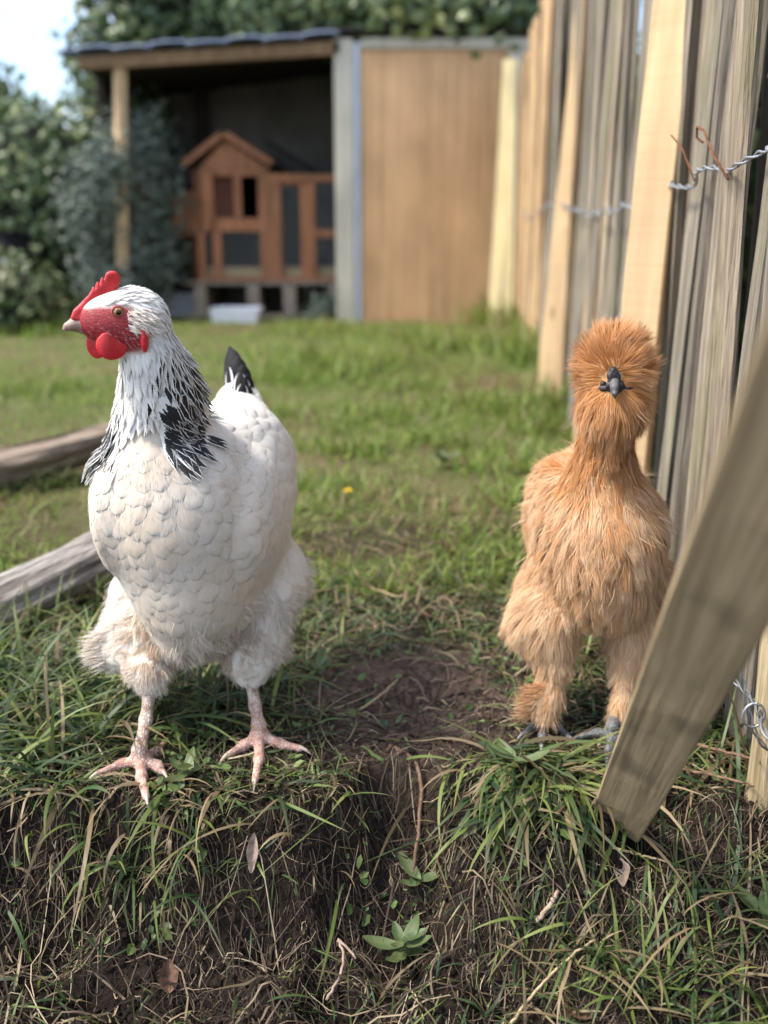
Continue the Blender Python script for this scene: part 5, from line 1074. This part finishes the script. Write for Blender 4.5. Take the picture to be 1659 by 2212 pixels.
# dark face, comb, beak, eyes
M_face, t, p, o = newmat('mulberry_skin'); v = coords(t, rand=False); n1 = noise(t, v, 420., 4); t.links.new(ramp(t, n1, [(.3, (.012, .011, .014)), (.7, (.055, .048, .055))]), p.inputs['Base Color']); p.inputs['Roughness'].default_value = .5; bump(t, p, n1, .8, .0012)
F = Sdf(.0022); fy = .8065
F.ell(W(1327, 834, fy + .007), (.0095, .012, .0095)); F.ell(W(1325, 808, fy), (.0042, .005, .0066)); [F.ell(W(u_, v_, fy - .003), (.0026, .003, .0030)) for u_, v_ in ((1317, 812), (1334, 813), (1324, 800), (1320, 822), (1333, 823), (1328, 808), (1315, 832), (1341, 831))]; F.ell(W(1352, 837, fy + .004), (.0080, .006, .0030)); F.ell(W(1305, 838, fy + .005), (.005, .006, .0036))
Vf, Qf = surface_nets(F, *F.bounds(), .0008); np_mesh('face', Vf - KO, Qf, M_face, silk)
M_sbeak = plain('slate_beak', (.07, .068, .072), (.17, .165, .17), 150, .38, .15, .0004)
Bk = Sdf(.002); Bk.chain([(W(1327, 826, fy - .004), .0044), (W(1327, 838, fy - .010), .0034), (W(1328, 850, fy - .0135), .0020), (W(1328, 860, fy - .013), .0008)]); Vf, Qf = surface_nets(Bk, *Bk.bounds(), .0007); bo = np_mesh('beak', Vf - KO, Qf, M_sbeak, silk)
Bk = Sdf(.002); Bk.chain([(W(1327, 842, fy - .002), .0042), (W(1327, 852, fy - .010), .0016)]); Vf, Qf = surface_nets(Bk, *Bk.bounds(), .0007); np_mesh('lower_beak', Vf - KO, Qf, M_sbeak, bo)
for u in (1304, 1352): 
    c = W(u, 830, fy + .004); ey = uvs(c - KO, np.array([.003, .003, .003]), np.eye(3)).build('eye', M_pupil, silk, True)
# feet
M_slate, t, p, o = newmat('slate_scales'); v = coords(t, rand=False); vo = nn(t, 'TexVoronoi'); vo.feature = 'DISTANCE_TO_EDGE'; vo.inputs['Scale'].default_value = 300; t.links.new(v, vo.inputs['Vector'])
col = mixc(t, 1., ramp(t, noise(t, v, 120., 3), [(.3, (.10, .10, .105)), (.7, (.24, .235, .235))]), ramp(t, vo.outputs[0], [(0, .4), (.15, 1.)]), 'MULTIPLY'); t.links.new(col, p.inputs['Base Color']); p.inputs['Roughness'].default_value = .55; bump(t, p, ramp(t, vo.outputs[0], [(0, 0.), (.2, 1.)]), .6, .0007)
M_sclaw = plain('grey_claw', (.16, .155, .155), (.26, .25, .25), 80, .4, 0)
la = gz(1178, 1560, .012); leg(W(1186, 1500, .842), la, [[gz(1172, 1588), gz(1170, 1612)], [gz(1205, 1568), gz(1232, 1596)], [gz(1150, 1572), gz(1128, 1588)]], silk, KO, M_slate, M_sclaw, .0055, .0036)
ra = gz(1322, 1588, .012); leg(W(1340, 1520, .838), ra, [[gz(1316, 1620), gz(1312, 1648)], [gz(1290, 1582), gz(1250, 1592)], [gz(1350, 1610), gz(1368, 1625)]], silk, KO, M_slate, M_sclaw, .0055, .0036)
# ================================================================== SMALL THINGS ON THE GROUND
M_dead = plain('dead_leaf', (.085, .042, .026), (.21, .12, .075), 90, .75, .5, .001)
M_pod = plain('withered_leaf', (.24, .16, .12), (.40, .30, .24), 120, .8, .5, .001)
M_stem = wood('dry_stem', (.22, .155, .085), (.46, .35, .21), None, (300, 300, 30), .7, .3, .0006, .0)
M_root = wood('root', (.09, .052, .032), (.22, .14, .09), None, (300, 300, 60), .85, .6, .001, .0)
def leaf_shape(L, Wd, curl, fold, jag=.0, m=9, seed=1):
    rs = np.random.default_rng(seed); V = []; 
    for k in range(m):
        t = k / (m - 1); w_ = Wd * .5 * (math.sin(math.pi * min(1, t * .94 + .03)) ** .8) * (1 + rs.normal(0, jag))
        for s in (-1, -.5, 0, .5, 1): V.append((w_ * s, L * (t - .5), curl * L * (4 * (t - .5) ** 2 - .3) * .5 + fold * abs(s) * w_ + rs.normal(0, .0006) + (-.0006 if s == 0 else 0)))
    V = np.array(V); F = quads_grid(1, m, 5); return V, F
def ground_leaf(u, v, L, Wd, rz, tilt, mat, label, curl=.3, fold=.4, jag=.12, z0=None, lift=.008):
    c = gz(u, v, lift); V, F = leaf_shape(L, Wd, curl, fold, jag, seed=int(u)); o = np_mesh('fallen_leaf', V, F, mat); o.location = c; o.rotation_euler = (tilt[0], tilt[1], rz); return tag(o, label, 'leaf', 'dead leaves on the ground')
def on_bank(u, v, h=.006):
    """where the line of sight through (u, v) meets the ground"""
    r, up = (u - 829.5) / FPX, (1106 - v) / FPX; d = np.array([r, _ct + up * _st, -_st + up * _ct]); s = np.arange(.55, 3., .002); P = CAM + s[:, None] * d; k = np.argmax(P[:, 2] < hgt(P[:, 0], P[:, 1]) + h); return P[k]
gz = on_bank
ground_leaf(912, 1330, .040, .024, .9, (.3, .5), M_dead, 'dark brown curled leaf in the grass between the two hens', .5, .6)
ground_leaf(545, 1842, .034, .010, .1, (1.2, .1), M_pod, 'narrow pinkish withered leaf hanging on the bank below the white hen', .1, .5, .05, lift=.014)
ground_leaf(362, 2110, .026, .018, .4, (.7, .3), M_dead, 'dark shrivelled leaf at the bottom of the bank below the white hen', .3, .5)
ground_leaf(1345, 1885, .024, .013, -.3, (.6, -.3), M_pod, 'small grey leaf on the earth in front of the leaning board', .2, .5)
ground_leaf(1240, 2185, .032, .020, 1.3, (.3, .2), M_dead, 'brown leaf on the earth at the bottom edge of the picture', .4, .4)
ground_leaf(970, 1190, .050, .030, .6, (.2, .3), M_dead, 'reddish brown leaf in the lawn behind the bare earth', .4, .5)
ground_leaf(1445, 1770, .036, .020, 1.0, (.5, .4), M_dead, 'brown leaf beside the foot of the leaning board', .3, .4)
ground_leaf(1090, 1205, .040, .024, .2, (.3, .2), M_dead, 'brown leaf in the grass just beside the buff hen', .3, .5)
def stemthing(pts, r0, r1, mat, name, label, cat_, lift=.006):
    P = np.array([on_bank(u, v, h) for u, v, h in pts]); d = np.linspace(0, 1, len(P)); s = np.linspace(0, 1, 24); C = np.stack([np.interp(s, d, P[:, k]) for k in range(3)], -1)
    for _ in range(3): C[1:-1] = (C[:-2] + C[1:-1] * 2 + C[2:]) / 4
    C += rng.normal(0, .0004, C.shape); o = MB().tube(C - C[0], np.linspace(r0, r1, 24), 7).build(name, mat, None, True); o.location = C[0]; return tag(o, label, cat_)
stemthing([(1100, 2215, .01), (1150, 2150, .02), (1210, 2085, .02), (1285, 2030, .02)], .0014, .0010, M_stem, 'dry_stalk', 'long pale dry stalk slanting up from the bottom edge', 'stalk')
stemthing([(840, 1610, .006), (900, 1640, .010), (912, 1700, .010), (905, 1790, .012), (890, 1900, .006)], .0022, .0016, M_root, 'root', 'brown root running down the bank between the hens', 'root')
stemthing([(705, 2160, .01), (735, 2110, .014), (745, 2060, .014), (725, 2020, .014), (770, 2070, .014)], .0014, .0011, M_pod, 'root', 'pale forked root at the bottom of the bank', 'root')
stemthing([(775, 1535, .004), (820, 1505, .012), (866, 1460, .004)], .0016, .0009, M_stem, 'dry_stalk', 'short bent dry stalk on the bare earth between the hens', 'stalk')
stemthing([(765, 1232, .006), (800, 1270, .012), (860, 1290, .012), (905, 1285, .006)], .0018, .0010, M_stem, 'dry_stalk', 'curved dry stalk lying in the grass behind the bare earth', 'stalk')
stemthing([(1440, 1655, .012), (1530, 1672, .02), (1645, 1700, .02)], .0016, .0012, M_root, 'twig', 'lower of two brown twigs crossing behind the leaning board', 'twig')
stemthing([(1470, 1600, .02), (1560, 1622, .03), (1650, 1645, .03)], .0018, .0014, M_root, 'twig', 'upper of two brown twigs crossing behind the leaning board', 'twig')
stemthing([(0, 1738, .006), (60, 1715, .014), (130, 1712, .014), (200, 1730, .006)], .0015, .0010, M_stem, 'dry_stalk', 'pale dry stalk lying on the turf at the left picture edge', 'stalk')
stemthing([(1160, 1990, .006), (1185, 1960, .012), (1205, 1925, .006)], .0022, .0018, M_pod, 'dry_stalk', 'flat pinkish straw on the earth left of the board', 'stalk')
stemthing([(1320, 1830, .006), (1380, 1845, .010), (1440, 1862, .006)], .0013, .0009, M_stem, 'dry_stalk', 'straight pale straw on the earth below the board', 'stalk')
# leafy weeds
M_weed, t, p, o = newmat('weed_leaf'); v = coords(t, (1, 1, 1)); oi = nn(t, 'ObjectInfo'); col = mixc(t, oi.outputs['Random'], (.070, .115, .040), (.15, .20, .075)); col = mixc(t, ramp(t, noise(t, v, 130., 3), [(.4, 0.), (.8, .5)]), col, (.24, .24, .13)); t.links.new(col, p.inputs['Base Color']); p.inputs['Roughness'].default_value = .5; translucent(t, p, o, col, .3)
def weed(u, v, nleaf, L, Wd, label, up=.55, seed=0):
    c = on_bank(u, v, .003); e = empty('weed', c, 0, label, 'weed'); rs = random.Random(seed)
    for k in range(nleaf):
        V, F = leaf_shape(1., Wd / L, .25, .35, .04, seed=seed * 10 + k % 3); V = (V + (0, .5, .04)); l = L * rs.uniform(.6, 1.1); az = k * 2.4 + rs.uniform(-.4, .4); tl = rs.uniform(.15, up)
        o = np_mesh('leaf', V * l, F, M_weed, e); o.rotation_euler = (tl, 0, az); o.location = (0, 0, .004 + .002 * k)
weed(868, 2085, 11, .034, .014, 'rosette of oval weed leaves on the earth at the bottom edge', .8, 1)
weed(1115, 1668, 5, .036, .014, 'broad weed leaves under the breast of the buff hen', .5, 2)
weed(405, 1690, 6, .030, .014, 'bright leafy weed beside the toes of the white hen', .9, 3)
weed(690, 1465, 6, .022, .012, 'small leafy weed at the rim of the bare earth', .8, 4)
weed(960, 1010, 6, .05, .025, 'broad leafed weed in the lawn behind the bare earth', .7, 5)
weed(905, 1925, 4, .032, .014, 'weed leaves hanging on the bank left of the root end', .5, 6)
weed(1655, 2010, 5, .045, .017, 'weed with long leaves at the foot of the round stake', 1.1, 7)
# yellow flower
M_yel = plain('yellow_petal', (.75, .50, .02), (.85, .62, .04), 50, .6, .1)
c = on_bank(748, 1100, .0); e = empty('dandelion', c, 0, 'single yellow flower in the lawn right of the white hen', 'flower'); MB().tube([(0, 0, 0), (.002, 0, .02), (.003, 0, .034)], .0012, 6).build('stem', M_weed, e, True)
V, F = leaf_shape(1., .3, .2, .1, .0, m=5); V = (V + (0, .5, 0)) * .011
for k in range(22):
    o = np_mesh('petal', V * (1 if k % 2 else .75), F, M_yel, e); o.location = (.003, 0, .034); o.rotation_euler = (.25 + .5 * (k % 2 == 0), 0, k * .2856)
